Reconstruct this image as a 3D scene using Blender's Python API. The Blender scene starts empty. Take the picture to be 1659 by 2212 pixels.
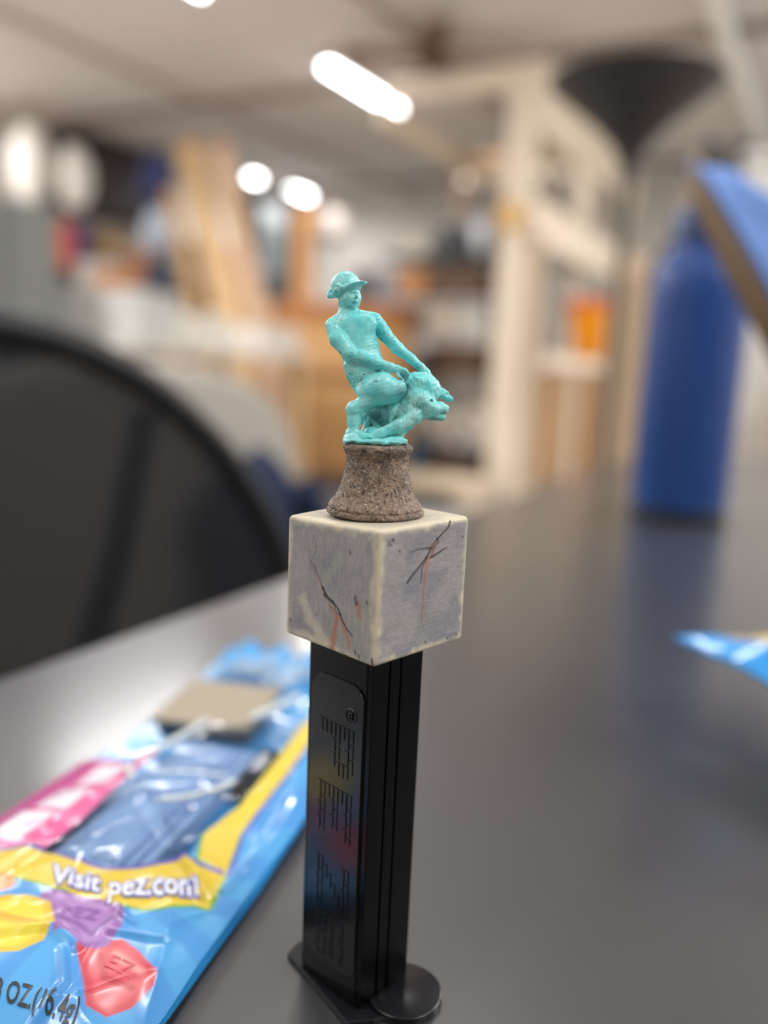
import bpy, bmesh, math, random
import numpy as np
from mathutils import Vector, Matrix, noise as mnoise
random.seed(7); np.random.seed(7)
S = bpy.context.scene
COL = S.collection
PI = math.pi

# ------------------------------------------------------------ camera
# room axes: +Y runs along the long black table, +X to its right; z=0 floor; table top z=0.75
RIGHT = Vector((0.877, 0.479, 0.042)).normalized()
FWD = Vector((-0.465, 0.868, -0.176)).normalized()
UP = RIGHT.cross(FWD).normalized(); RIGHT = FWD.cross(UP).normalized()
cd = bpy.data.cameras.new('camera'); cam = bpy.data.objects.new('camera', cd); COL.objects.link(cam)
M = Matrix((RIGHT, UP, -FWD)).transposed().to_4x4(); M.translation = Vector((0, 0, 0.885))
cam.matrix_world = M
cd.sensor_fit = 'HORIZONTAL'; cd.sensor_width = 36; cd.lens = 38.96
cd.clip_start = 0.01; cd.clip_end = 60
cd.dof.use_dof = True; cd.dof.focus_distance = 0.163; cd.dof.aperture_fstop = 6.3
S.camera = cam

# ------------------------------------------------------------ light, exposure
wd = bpy.data.worlds.new('world'); S.world = wd; wd.use_nodes = True
wd.node_tree.nodes['Background'].inputs[0].default_value = (0.85, 0.9, 1.0, 1)
wd.node_tree.nodes['Background'].inputs[1].default_value = 0.3
S.view_settings.view_transform = 'Standard'; S.view_settings.look = 'None'
S.view_settings.exposure = 0.06; S.view_settings.gamma = 1.0
S.view_settings.use_curve_mapping = False
LAMP_W = 68.0      # watts per 1.2 m ceiling tube
S.cycles.use_denoising = True
S.cycles.sample_clamp_indirect = 4.0
S.cycles.max_bounces = 8

# ------------------------------------------------------------ helpers
def lin(h):
    h = h.lstrip('#'); c = [int(h[i:i+2], 16)/255 for i in (0, 2, 4)]
    return tuple((x/12.92 if x <= .04045 else ((x+.055)/1.055)**2.4) for x in c)
MATS = {}
def mat(name, hexc, rough=.5, metal=0, var=.12, scale=8, spec=.5, bump=0, emit=0, coat=0, ior=1.5, trans=0, bscale=None):
    if name in MATS: return MATS[name]
    m = bpy.data.materials.new(name); m.use_nodes = True; MATS[name] = m
    nt = m.node_tree; b = nt.nodes['Principled BSDF']
    c = lin(hexc)
    b.inputs['Roughness'].default_value = rough; b.inputs['Metallic'].default_value = metal
    b.inputs['Specular IOR Level'].default_value = spec; b.inputs['IOR'].default_value = ior
    b.inputs['Coat Weight'].default_value = coat; b.inputs['Transmission Weight'].default_value = trans
    if emit:
        b.inputs['Emission Color'].default_value = (*c, 1); b.inputs['Emission Strength'].default_value = emit
    tc = nt.nodes.new('ShaderNodeTexCoord')
    n = nt.nodes.new('ShaderNodeTexNoise'); n.inputs['Scale'].default_value = scale; n.inputs['Detail'].default_value = 5
    nt.links.new(tc.outputs['Object'], n.inputs['Vector'])
    mx = nt.nodes.new('ShaderNodeMix'); mx.data_type = 'RGBA'
    mx.inputs[6].default_value = (*[x*(1-var) for x in c], 1); mx.inputs[7].default_value = (*[min(1, x*(1+var)) for x in c], 1)
    nt.links.new(n.outputs['Fac'], mx.inputs[0]); nt.links.new(mx.outputs[2], b.inputs['Base Color'])
    if bump:
        n2 = nt.nodes.new('ShaderNodeTexNoise'); n2.inputs['Scale'].default_value = bscale or scale*4; n2.inputs['Detail'].default_value = 4
        nt.links.new(tc.outputs['Object'], n2.inputs['Vector'])
        bp = nt.nodes.new('ShaderNodeBump'); bp.inputs['Strength'].default_value = bump; bp.inputs['Distance'].default_value = .1/(bscale or scale*4)
        nt.links.new(n2.outputs['Fac'], bp.inputs['Height']); nt.links.new(bp.outputs['Normal'], b.inputs['Normal'])
    return m
def wood(name, hexc, dark=.75, axis='Z', scale=14):
    if name in MATS: return MATS[name]
    m = mat(name, hexc, .6, var=.05); nt = m.node_tree; b = nt.nodes['Principled BSDF']
    c = lin(hexc)
    tc = nt.nodes.new('ShaderNodeTexCoord'); mp = nt.nodes.new('ShaderNodeMapping')
    sc = [scale]*3; sc['XYZ'.index(axis)] = scale*.06; mp.inputs['Scale'].default_value = sc
    n = nt.nodes.new('ShaderNodeTexNoise'); n.inputs['Scale'].default_value = 2; n.inputs['Detail'].default_value = 6
    nt.links.new(tc.outputs['Object'], mp.inputs[0]); nt.links.new(mp.outputs[0], n.inputs['Vector'])
    r = nt.nodes.new('ShaderNodeValToRGB'); r.color_ramp.elements[0].position = .35; r.color_ramp.elements[1].position = .65
    r.color_ramp.elements[0].color = (*[x*dark for x in c], 1); r.color_ramp.elements[1].color = (*c, 1)
    nt.links.new(n.outputs['Fac'], r.inputs[0]); nt.links.new(r.outputs[0], b.inputs['Base Color'])
    return m
class MB:
    def __init__(s): s.v = []; s.f = []
    def box(s, x0, x1, y0, y1, z0, z1, M=None):
        b = len(s.v); P = [(x, y, z) for z in (z0, z1) for y in (y0, y1) for x in (x0, x1)]
        if M is not None: P = [tuple(M @ Vector(p)) for p in P]
        s.v += P
        s.f += [tuple(b+i for i in q) for q in ((0, 2, 3, 1), (4, 5, 7, 6), (0, 1, 5, 4), (2, 6, 7, 3), (0, 4, 6, 2), (1, 3, 7, 5))]
        return s
    def tube(s, pts, r, n=10, closed=False):
        pts = [Vector(p) for p in pts]; rs = r if isinstance(r, (list, tuple)) else [r]*len(pts)
        b = len(s.v); N = len(pts); prev = None
        for i, p in enumerate(pts):
            a = pts[(i-1) % N] if (i > 0 or closed) else p; c = pts[(i+1) % N] if (i < N-1 or closed) else p
            t = (c-a).normalized()
            u = (prev - t*prev.dot(t)) if prev is not None else t.orthogonal()
            u = u.normalized(); prev = u; w = t.cross(u)
            for k in range(n):
                an = 2*PI*k/n; s.v.append(tuple(p + (u*math.cos(an)+w*math.sin(an))*rs[i]))
        for i in range(N if closed else N-1):
            j = (i+1) % N
            for k in range(n):
                s.f.append((b+i*n+k, b+i*n+(k+1) % n, b+j*n+(k+1) % n, b+j*n+k))
        if not closed:
            s.f.append(tuple(b+k for k in reversed(range(n)))); s.f.append(tuple(b+(N-1)*n+k for k in range(n)))
        return s
    def lathe(s, prof, n=32, c=(0, 0, 0), cap=True):
        b = len(s.v)
        for (r, z) in prof:
            for k in range(n):
                a = 2*PI*k/n; s.v.append((c[0]+r*math.cos(a), c[1]+r*math.sin(a), c[2]+z))
        for i in range(len(prof)-1):
            for k in range(n):
                s.f.append((b+i*n+k, b+i*n+(k+1) % n, b+(i+1)*n+(k+1) % n, b+(i+1)*n+k))
        if cap:
            if prof[0][0] > 1e-6: s.f.append(tuple(b+k for k in reversed(range(n))))
            if prof[-1][0] > 1e-6: s.f.append(tuple(b+(len(prof)-1)*n+k for k in range(n)))
        return s
    def prism(s, poly, z0, z1, M=None):
        b = len(s.v); n = len(poly)
        P = [(x, y, z0) for x, y in poly]+[(x, y, z1) for x, y in poly]
        if M is not None: P = [tuple(M @ Vector(p)) for p in P]
        s.v += P
        s.f.append(tuple(b+i for i in reversed(range(n)))); s.f.append(tuple(b+n+i for i in range(n)))
        for i in range(n): s.f.append((b+i, b+(i+1) % n, b+n+(i+1) % n, b+n+i))
        return s
    def grid(s, fn, nu, nv):
        b = len(s.v)
        for j in range(nv+1):
            for i in range(nu+1): s.v.append(tuple(fn(i/nu, j/nv)))
        for j in range(nv):
            for i in range(nu):
                a = b+j*(nu+1)+i; s.f.append((a, a+1, a+nu+2, a+nu+1))
        return s
    def build(s, name, m, parent=None, smooth=False, bevel=0, loc=None, solid=0, seg=2):
        me = bpy.data.meshes.new(name); me.from_pydata(s.v, [], s.f); me.update()
        if smooth: me.polygons.foreach_set('use_smooth', [True]*len(me.polygons))
        me.materials.append(m)
        o = bpy.data.objects.new(name, me); COL.objects.link(o)
        if parent: o.parent = parent
        if loc is not None: o.location = loc
        if solid:
            q = o.modifiers.new('solid', 'SOLIDIFY'); q.thickness = solid; q.offset = 0
        if bevel:
            q = o.modifiers.new('bevel', 'BEVEL'); q.width = bevel; q.segments = seg; q.limit_method = 'ANGLE'; q.angle_limit = .7
        if smooth and bevel == 0 and not solid:
            bm = bmesh.new(); bm.from_mesh(me)
            for e in bm.edges:
                if len(e.link_faces) == 2 and e.calc_face_angle(0) > .7: e.smooth = False
            bm.to_mesh(me); bm.free()
        return o
def npmesh(name, V, Fc, m, parent=None, smooth=True):
    me = bpy.data.meshes.new(name); V = np.asarray(V, float); Fc = np.asarray(Fc, int)
    me.vertices.add(len(V)); me.vertices.foreach_set('co', V.ravel())
    me.loops.add(Fc.size); me.loops.foreach_set('vertex_index', Fc.ravel())
    me.polygons.add(len(Fc)); me.polygons.foreach_set('loop_start', np.arange(len(Fc))*Fc.shape[1])
    me.polygons.foreach_set('loop_total', np.full(len(Fc), Fc.shape[1]))
    me.polygons.foreach_set('use_smooth', np.full(len(Fc), smooth))
    me.update(calc_edges=True); me.validate(); me.materials.append(m)
    o = bpy.data.objects.new(name, me); COL.objects.link(o)
    if parent: o.parent = parent
    return o
def setattr_color(o, name, A):
    a = o.data.color_attributes.new(name, 'FLOAT_COLOR', 'POINT')
    a.data.foreach_set('color', np.concatenate([A, np.ones((len(A), 1))], 1).ravel() if A.shape[1] == 3 else A.ravel())
def tag(o, label, cat, group=None, kind=None):
    o['label'] = label; o['category'] = cat
    if group: o['group'] = group
    if kind: o['kind'] = kind
    return o
def struct(o): o['kind'] = 'structure'; return o
def empty(name, loc, rz=0, label=None, cat=None, group=None):
    o = bpy.data.objects.new(name, None); COL.objects.link(o); o.location = loc; o.rotation_euler = (0, 0, rz)
    o.empty_display_size = .05
    if label: tag(o, label, cat, group)
    return o
def copy_tree(o, parent=None):
    c = o.copy(); COL.objects.link(c); c.parent = parent
    for ch in list(o.children): copy_tree(ch, c)
    return c
def Bx(x0, x1, y0, y1, z0, z1): return MB().box(x0, x1, y0, y1, z0, z1)

# ------------------------------------------------------------ room shell
CEIL = 3.0
XL, XR, YB, YF = -7.1, 3.2, -3.2, 10.0
m_wall = mat('wall_paint', '#dcd7d0', .8, var=.04)
m_ceil = mat('ceiling_paint', '#dcd6d1', .85, var=.08, scale=1.2, bump=.1)
m_floor = mat('concrete_floor', '#8c8a88', .6, var=.2, scale=2)
struct(Bx(XL-.1, XR+.1, YB-.1, YF+.1, -.1, 0).build('floor', m_floor))
struct(Bx(XL-.1, XR+.1, YB-.1, YF+.1, CEIL, CEIL+.1).build('ceiling', m_ceil))
struct(Bx(XL-.1, XL, YB, YF, 0, CEIL).build('wall_left', m_wall))
struct(Bx(XR, XR+.1, YB, YF, 0, CEIL).build('wall_right', m_wall))
struct(Bx(XL, XR, YF, YF+.1, 0, CEIL).build('wall_far', m_wall))
struct(Bx(XL, XR, YB-.1, YB, 0, CEIL).build('wall_near', m_wall))
struct(Bx(XL, XL+.015, YB, YF, 0, .1).build('baseboard_left', mat('trim', '#b9b0a4', .5)))
struct(Bx(XL+.015, XR, YF-.015, YF, 0, .1).build('baseboard_far', mat('trim', '#b9b0a4', .5)))
# ceiling beams across the room
m_beam = mat('beam_paint', '#968a80', .8, var=.1, scale=3)
for i, (y, w, d) in enumerate(((5.83, .07, .06), (2.6, .07, .06), (-.6, .07, .06), (9.0, .07, .06))):
    struct(Bx(XL+.01, XR-.01, y-w/2, y+w/2, CEIL-d, CEIL-.0005).build('trim_%d' % (i+1), m_beam, bevel=.004))
# thin battens along the ceiling
for i, x in enumerate((-2.72, -5.0, 0.9)):
    struct(Bx(x-.03, x+.03, YB+.02, YF-.02, CEIL-.03, CEIL-.0005).build('trim_%d' % (i+5), mat('batten', '#a79a90', .8)))

# ------------------------------------------------------------ ceiling tube lights
m_tube = mat('lamp_diffuser', '#fbfdff', .4, emit=19, var=0)
m_white_metal = mat('white_enamel', '#dcdcda', .4, var=.03)
def tube_light(x, y0, y1, label, dim=1.0):
    L = y1-y0; e = empty('ceiling_light', (x, (y0+y1)/2, CEIL-.10), 0, label, 'lamp', 'tube lights on the workshop ceiling')
    Bx(-.06, .06, -L/2, L/2, .0, .045).build('housing', m_white_metal, e, bevel=.006)
    for sy in (-1, 1):
        MB().tube([(0, sy*L*.35, .045), (0, sy*L*.35, .0999)], .004, 6).build('hanger', m_white_metal, e)
    d = MB(); d.tube([(0, -L/2+.01, -.012), (0, L/2-.01, -.012)], .028, 12); d.build('diffuser', m_tube, e, smooth=True)
    ld = bpy.data.lights.new('tube_glow', 'AREA'); ld.shape = 'RECTANGLE'; ld.size = .10; ld.size_y = L
    ld.energy = LAMP_W*dim*L/1.2; ld.color = (1.0, .99, .985)
    lo = bpy.data.objects.new('tube_glow', ld); COL.objects.link(lo); lo.parent = e; lo.location = (0, 0, -.05)
tube_light(-3.39, 5.20, 6.28, 'long ceiling tube light, largest of the lit tubes in view')
tube_light(-3.39, 2.8, 3.93, 'ceiling tube light cut by the top edge of the picture', .35)
tube_light(-6.12, 7.90, 8.06, 'round-looking distant ceiling light, left of the pair above the window panel')
tube_light(-6.10, 8.66, 9.06, 'distant ceiling light, right of the pair above the tall wood post')
for x, y, dm_, lb in ((-3.6, .9, 1, 'added unseen ceiling tube light left of the table, behind the first lit row'), (-3.6, -1.5, 1, 'added unseen ceiling tube light near the wall behind the camera, left row'),
                      (-.75, .7, .17, 'added unseen ceiling tube light straight above the candy dispenser'), (-.75, -1.6, .17, 'added unseen ceiling tube light above and behind the near end of the table'),
                      (-6.45, 3.2, 1, 'added unseen ceiling tube light close to the left wall, farther one'), (-6.45, .6, 1, 'added unseen ceiling tube light close to the left wall, nearer one'),
                      (1.6, 2.0, .95, 'added unseen ceiling tube light right of the blue bottle'), (1.6, -.4, .6, 'added unseen ceiling tube light right of the near end of the table'), (1.6, 5.5, 3.0, 'added unseen ceiling tube light brightening the lumber rack from the right')):
    tube_light(x, y, y+1.15, lb, dm_)  # unseen tubes added out of frame to light the room; rack one boosted

# white conduit on the ceiling, brown fan
e = empty('ceiling_duct', (-.86, 6.0, 2.9), 0, 'white round pipe running along the ceiling at the top right', 'pipe')
MB().tube([(0, -3.5, 0), (0, 3.9, 0)], .055, 16).build('pipe', mat('duct_white', '#f2efea', .5), e, smooth=True)
for y in (-2, 0, 2): MB().box(-.05, .05, y-.02, y+.02, .03, .0999).build('bracket', m_beam, e)
e = empty('ceiling_fan', (-2.6, 5.25, 2.86), .5, 'dark brown ceiling fan above the lumber rack', 'fan')
FANS = 1.25
MB().lathe([(.0, -.10), (.05, -.09), (.075, -.03), (.07, .03), (.02, .05), (.02, .139)], 20).build('motor', mat('fan_brown', '#4c2f22', .5), e, smooth=True)
for k in range(4):
    a = k*PI/2; Mx = Matrix.Rotation(a, 4, 'Z') @ Matrix.Rotation(.2, 4, 'X')
    MB().box(.07, .46*FANS, -.075, .075, -.006, .006, Mx).build('blade', mat('fan_blade', '#6b4632', .5), e, bevel=.004)

# ------------------------------------------------------------ black table
m_table = mat('black_laminate', '#353537', .33, var=.10, scale=9, spec=.6, ior=1.68)
nt = m_table.node_tree; b = nt.nodes['Principled BSDF']; b.inputs['Coat Weight'].default_value = .6; b.inputs['Coat Roughness'].default_value = .17; b.inputs['Coat IOR'].default_value = 1.55
tc = nt.nodes.new('ShaderNodeTexCoord')
n1 = nt.nodes.new('ShaderNodeTexNoise'); n1.inputs['Scale'].default_value = 900; n1.inputs['Detail'].default_value = 3
nt.links.new(tc.outputs['Object'], n1.inputs['Vector'])
bp = nt.nodes.new('ShaderNodeBump'); bp.inputs['Strength'].default_value = .1; bp.inputs['Distance'].default_value = .0002
nt.links.new(n1.outputs['Fac'], bp.inputs['Height']); nt.links.new(bp.outputs['Normal'], b.inputs['Normal'])
TX0, TX1, TY0, TY1 = -.292, .46, -.30, 1.60
t = empty('work_table', ((TX0+TX1)/2, (TY0+TY1)/2, 0), 0, 'long black laminate table carrying the figurine and candy bags', 'table')
hx, hy = (TX1-TX0)/2, (TY1-TY0)/2
Bx(-hx, hx, -hy, hy, .722, .75).build('tabletop', m_table, t, bevel=.003)
Bx(-hx+.05, hx-.05, -hy+.05, hy-.05, .66, .7219).build('apron', mat('black_steel', '#1c1c1e', .45), t)
for sx in (-1, 1):
    for sy in (-1, 1):
        Bx(sx*(hx-.075)-.025, sx*(hx-.075)+.025, sy*(hy-.075)-.025, sy*(hy-.075)+.025, 0, .66).build('leg', mat('black_steel', '#1c1c1e', .45), t, bevel=.003)

# ------------------------------------------------------------ the dispenser (local x along its logo face, -y = logo face)
DISP = empty('candy_dispenser', (-.080, .144, .75), -.2755, 'black upright candy dispenser topped by a grey block, brown pedestal and turquoise rider figure', 'dispenser')
m_blk = mat('black_gloss_plastic', '#060608', .16, var=.05, spec=.35)
m_blk2 = mat('black_satin_plastic', '#121217', .32, var=.05, spec=.35)
mm = .001
A, B_, H = 18.9*mm, 14.5*mm, 79.36*mm
st = MB().box(-A/2, A/2-.0014, -B_/2, B_/2, 1.5*mm, H-.00005)
stem = st.build('stem', m_blk, DISP, bevel=.0004)
# guide rails and channels on the narrow side
for y0, y1 in ((-7.2, -2.7), (-2.2, .5), (1.0, 7.2)):
    MB().box(A/2-.0014, A/2, y0*mm, y1*mm, 2*mm, H-.0001).build('rail', mat('black_rail_plastic', '#030304', .22, var=.05, spec=.18), stem, bevel=.00015)
# rounded raised panel on the logo face
def rrect(x0, x1, z0, z1, r, n=8):
    P = []
    for cx, cz, a0 in ((x1-r, z1-r, 0), (x0+r, z1-r, 90), (x0+r, z0+r, 180), (x1-r, z0+r, 270)):
        for k in range(n+1):
            a = math.radians(a0+90*k/n); P.append((cx+r*math.cos(a), cz+r*math.sin(a)))
    return P
FACE = Matrix.Translation((0, -B_/2, 0)) @ Matrix.Rotation(PI/2, 4, 'X')   # (x, z, outwards)
m_panel = mat('black_panel_plastic', '#111115', .2, var=.04, spec=.5, ior=1.5)
panel = MB().prism(rrect(-7.6*mm, 7.7*mm, 7*mm, 72*mm, 3.6*mm), -.0003, .00045, FACE).build('panel', m_panel, DISP, bevel=.00015)
# brick-built letters P E Z, turned a quarter so they read down the stem
GL = {'P': ['######.', '#######', '##...##', '#######', '######.', '##.....', '##.....', '##.....'],
      'E': ['#######', '#######', '##.....', '######.', '######.', '##.....', '#######', '#######'],
      'Z': ['#######', '#######', '....##.', '...##..', '..##...', '.##....', '#######', '#######']}
m_emb = mat('embossed_black', '#0c0c0e', .3, var=.03)
for ch, ztop in (('P', 62.6), ('E', 48.6), ('Z', 31.6)):
    g = GL[ch]; q = MB(); cw = 11.4/7; chh = 10.6/8
    for r in range(8):
        x = 5.4-chh*(r+.5)
        c = 0
        while c < 7:
            if g[r][c] == '#':
                c2 = c
                while c2 < 7 and g[r][c2] == '#' and c2-c < (2 if (r+c) % 2 else 1)+1: c2 += 1
                z1 = ztop-c*cw-.14; z0 = ztop-c2*cw+.14
                q.box((x-chh*.40)*mm, (x+chh*.40)*mm, z0*mm, z1*mm, .00040, .00062, FACE); c = c2
            else: c += 1
    q.build('embossed_letter', m_panel, panel, bevel=.0001)
def ring(cx, cz, r, w, name, par):
    q = MB(); n = 28
    q.tube([tuple(FACE @ Vector(((cx+r*math.cos(2*PI*k/n))*mm, (cz+r*math.sin(2*PI*k/n))*mm, .0005))) for k in range(n)], w*mm, 6, closed=True)
    return q
m_txt = mat('embossed_black2', '#0e0e10', .3, var=.03)
q = ring(4.3, 65.4, 1.5, .16, 'x', panel)
for bx in ((3.75, 4.0, 64.6, 66.2), (4.0, 4.7, 65.95, 66.2), (4.0, 4.7, 65.3, 65.55), (4.6, 4.85, 65.4, 66.1), (4.45, 4.8, 64.6, 65.3)):
    q.box(bx[0]*mm, bx[1]*mm, bx[2]*mm, bx[3]*mm, .0004, .00075, FACE)
q.build('registered_mark', m_txt, panel)

def font_mesh(txt, size=1.0, offset=0.0, res=3):
    """flat glyph mesh (verts np Nx2 in a 0..w, 0..h box, faces) from Blender's built-in font"""
    cu = bpy.data.curves.new('glyphs', 'FONT'); cu.body = txt; cu.size = size; cu.offset = offset; cu.resolution_u = res
    ob = bpy.data.objects.new('glyphs', cu); COL.objects.link(ob)
    bpy.context.view_layer.update()
    me = bpy.data.meshes.new_from_object(ob.evaluated_get(bpy.context.evaluated_depsgraph_get()))
    V = [(v.co.x, v.co.y) for v in me.vertices]; F = [tuple(p.vertices) for p in me.polygons]
    bpy.data.objects.remove(ob); bpy.data.curves.remove(cu); bpy.data.meshes.remove(me)
    return np.array(V), F
# worn, unreadable raised marks low on the panel, in four rows running down the stem
q = MB(); rs0 = random.Random(3)
for x in (-3.9, -1.7, .5, 3.6):
    z = 18.6
    while z > 8.6:
        l = rs0.uniform(.35, .8)
        q.box((x-.55)*mm, (x+.55)*mm, (z-.22)*mm, z*mm, .00040, .00060, FACE)
        if rs0.random() < .6: q.box((x+.33)*mm, (x+.55)*mm, (z-l)*mm, z*mm, .00040, .00060, FACE)
        if rs0.random() < .5: q.box((x-.55)*mm, (x-.33)*mm, (z-l)*mm, z*mm, .00040, .00060, FACE)
        z -= l+.35
q.build('fine_print', mat('fine_print_black', '#1c1c20', .3), panel)
# foot: thin plate plus the round tongue
pl = [(-14.2, -7.3), (9.9, -11.2), (13.2, -6.5), (14.5, -3.0), (12, 8.2), (0, 8.6), (-8, 8.6), (-12.5, 6.5), (-15.2, 2), (-15.4, -3.4)]
MB().prism([(x*mm, y*mm) for x, y in pl], .0001, .0013).build('foot_plate', m_blk2, DISP, bevel=.0003)
MB().lathe([(8.3*mm, .0001), (8.3*mm, .0018), (7.9*mm, .0021), (0, .0021)], 40, c=(12.0*mm, 3.6*mm, 0)).build('foot_tongue', m_blk2, DISP, smooth=True)

# ---- grey concrete-painted block head
def seg_d(u, v, pts):
    d = np.full(u.shape, 9.0); tt = np.zeros(u.shape); n = len(pts)-1
    for i in range(n):
        ax, ay = pts[i]; bx, by = pts[i+1]; L2 = (bx-ax)**2+(by-ay)**2+1e-12
        t_ = np.clip(((u-ax)*(bx-ax)+(v-ay)*(by-ay))/L2, 0, 1)
        dd = np.hypot(u-ax-t_*(bx-ax), v-ay-t_*(by-ay)); k = dd < d
        d = np.where(k, dd, d); tt = np.where(k, (i+t_)/n, tt)
    return d, tt
def fnoise(u, v, s, seed):
    # cheap value noise on arrays
    x = u*s+seed*17.3; y = v*s+seed*9.1; xi = np.floor(x); yi = np.floor(y); fx = x-xi; fy = y-yi
    fx = fx*fx*(3-2*fx); fy = fy*fy*(3-2*fy)
    def hsh(a, b_): k = np.sin(a*127.1+b_*311.7+seed*74.7)*43758.5453; return k-np.floor(k)
    return (hsh(xi, yi)*(1-fx)+hsh(xi+1, yi)*fx)*(1-fy)+(hsh(xi, yi+1)*(1-fx)+hsh(xi+1, yi+1)*fx)*fy
def fbm(u, v, s, seed, o=4):
    r = 0; a = .5
    for k in range(o): r = r+a*fnoise(u, v, s*2**k, seed+k); a *= .5
    return r
CS = 26*mm; N = 150; h2 = CS/2
VV = []; FF = []; CC = []
LC = [(.278, .333), (.332, .371), (.387, .448), (.43, .526), (.472, .575), (.553, .614), (.615, .657), (.651, .724), (.707, .787), (.763, .824)]
RC = [(.773, .007), (.741, .064), (.647, .124), (.574, .175), (.517, .256), (.438, .324), (.359, .381), (.313, .423)]
uu, vv = np.meshgrid(np.linspace(0, 1, N+1), np.linspace(0, 1, N+1)); uu = uu.ravel(); vv = vv.ravel()
grid_f = np.array([[j*(N+1)+i, j*(N+1)+i+1, (j+1)*(N+1)+i+1, (j+1)*(N+1)+i] for j in range(N) for i in range(N)])
cream = np.array(lin('#d6cbb0')); grey = np.array(lin('#9d9899')); blue = np.array(lin('#767b89')); rust = np.array(lin('#a8765c')); darkc = np.array(lin('#2a2526')); green = np.array(lin('#a3a695'))
for fi in range(6):
    u, v = uu, vv; x = (u-.5)*CS; y = (.5-v)*CS
    P = [lambda: np.stack([x, x*0-h2, y], 1), lambda: np.stack([x*0+h2, x, y], 1), lambda: np.stack([-x, x*0+h2, y], 1),
         lambda: np.stack([x*0-h2, -x, y], 1), lambda: np.stack([x, -y*-1*-1, x*0+h2], 1), lambda: np.stack([x, -y, x*0-h2], 1)][fi]()
    if fi == 4: P = np.stack([x, y, x*0+h2], 1)
    rr = 1.0*mm; core = np.clip(P, -h2+rr, h2-rr); dv = P-core; L = np.linalg.norm(dv, axis=1, keepdims=True); nrm = dv/np.maximum(L, 1e-12)
    P = np.where(L > 1e-9, core+nrm*rr, P)
    Nn = np.zeros((len(x), 3)); ax = [1, 0, 1, 0, 2, 2][fi]; Nn[:, ax] = [-1, 1, 1, -1, 1, -1][fi]
    disp = np.zeros(len(x)); sd = fi*13+1
    ed = np.minimum(np.minimum(u, 1-u), np.minimum(v, 1-v))
    nz = fbm(u, v, 5, sd); nz2 = fbm(u, v*.35 if fi != 1 else v, 38, sd+5, 2); nz3 = fbm(u, v, 12, sd+9)
    c = grey[None]*(.90+.22*nz[:, None])
    w = np.clip((fbm(u, v, 6, sd+9)-.40)*3, 0, 1)[:, None]*.65; c = c*(1-w)+blue*w
    w = np.clip((fbm(u, v, 3, sd+21)-.5)*4, 0, 1)[:, None]*(.55 if fi == 0 else .2); c = c*(1-w)+green*w
    if fi in (4, 5): c = c*.4+cream*.6
    nz4 = fbm(u*(.1 if fi == 1 else 1), v*(.1 if fi != 1 else 1), 110, sd+55, 2); c = c*(.72+.24*nz2[:, None]+.40*nz4[:, None])
    ew = np.clip(1-(ed+.10*(nz3-.5)-.008)/(.06 if fi < 4 else .1), 0, 1)[:, None]**1.2*.95; c = c*(1-ew)+cream*ew
    def stroke(pts, w0, w1, col, a, depth=0, rag=.3):
        global c, disp
        d, tt = seg_d(u, v, pts); wd_ = w0+(w1-w0)*tt; wd_ = wd_*(1-rag+2*rag*nz3)
        k = np.clip(1.5-d/wd_, 0, 1)*a; kk = k[:, None]; c = c*(1-kk)+col*kk
        if depth: disp -= depth*np.clip(1.2-d/wd_, 0, 1)
    if fi == 0:
        stroke([(.514, .633), (.60, .72), (.577, .85), (.545, .97)], .012, .035, rust, .9)
        stroke([(.637, .72), (.72, .85), (.735, .90)], .012, .022, rust, .8)
        stroke([(.815, .57), (.833, .65)], .03, .02, rust, .75)
        stroke([(.29, .33), (.40, .50), (.47, .60)], .01, .02, rust, .35)
        stroke([(.20, .66), (.336, .837), (.489, .985)], .05, .06, cream, .5, 0, .9)
        stroke([(.60, .25), (.42, .5), (.5, .58)], .06, .03, green, .35)
        stroke(LC[:4], .004, .007, darkc, .55, .05*mm); stroke(LC[3:], .011, .007, darkc, .95, .4*mm)
        stroke([(.45, .575), (.50, .60), (.553, .614)], .011, .014, darkc, .9, .25*mm)
        stroke([(.553, .614), (.59, .68), (.636, .70)], .006, .005, darkc, .8, .2*mm)
        stroke([(.309, .117), (.353, .238), (.291, .331)], .004, .004, darkc*2.2, .5, .06*mm)
        stroke([(.465, .107), (.353, .238)], .005, .003, rust, .4)
        for (a_, b2) in ((.775, .53), (.80, .55), (.79, .56), (.785, .51), (.90, .53), (.06, .86), (.80, .93), (.84, .95), (.71, .19)): stroke([(a_, b2), (a_+.008, b2+.02)], .008, .006, darkc, .85, .1*mm)
        stroke([(.975, .94), (.985, 1)], .008, .012, darkc, .9, .2*mm)
    if fi == 1:
        stroke([(.531, .268), (.503, .401), (.493, .595), (.488, .761)], .028, .008, rust, .6)
        stroke([(.50, .38), (.49, .76)], .006, .004, darkc*3, .35)
        stroke(RC, .009, .010, darkc, .95, .4*mm); stroke([(.62, .131), (.636, .162), (.569, .214)], .006, .006, darkc, .8, .2*mm)
        stroke([(.321, .199), (.431, .187), (.555, .197)], .003, .012, darkc*1.8, .7, .12*mm)
        stroke([(.559, .272), (.653, .244), (.734, .214)], .012, .004, darkc, .85, .25*mm)
        stroke([(.517, .266), (.466, .338), (.458, .453)], .009, .004, darkc, .75, .15*mm)
        stroke([(.60, .16), (.57, .24)], .02, .02, rust*.6, .7)
        for (a_, b2) in ((.096, .112), (.10, .09), (.13, .08), (.143, .079), (.12, .115), (.21, .171), (.543, .918), (.801, .942), (.91, .93), (.92, .15)): stroke([(a_, b2), (a_+.006, b2+.012)], .007, .006, darkc, .85, .1*mm)
        disp += .06*mm*np.sin(v*2*PI*62+1.2*nz)*np.clip(ed*12, 0, 1)*np.clip((fbm(u, v, 4, 77)-.25)*4, .2, 1)
    if fi == 0:
        disp += .10*mm*(fbm(u, v*.12, 95, 31, 2)-.4)*np.clip(ed*10, 0, 1)
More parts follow.
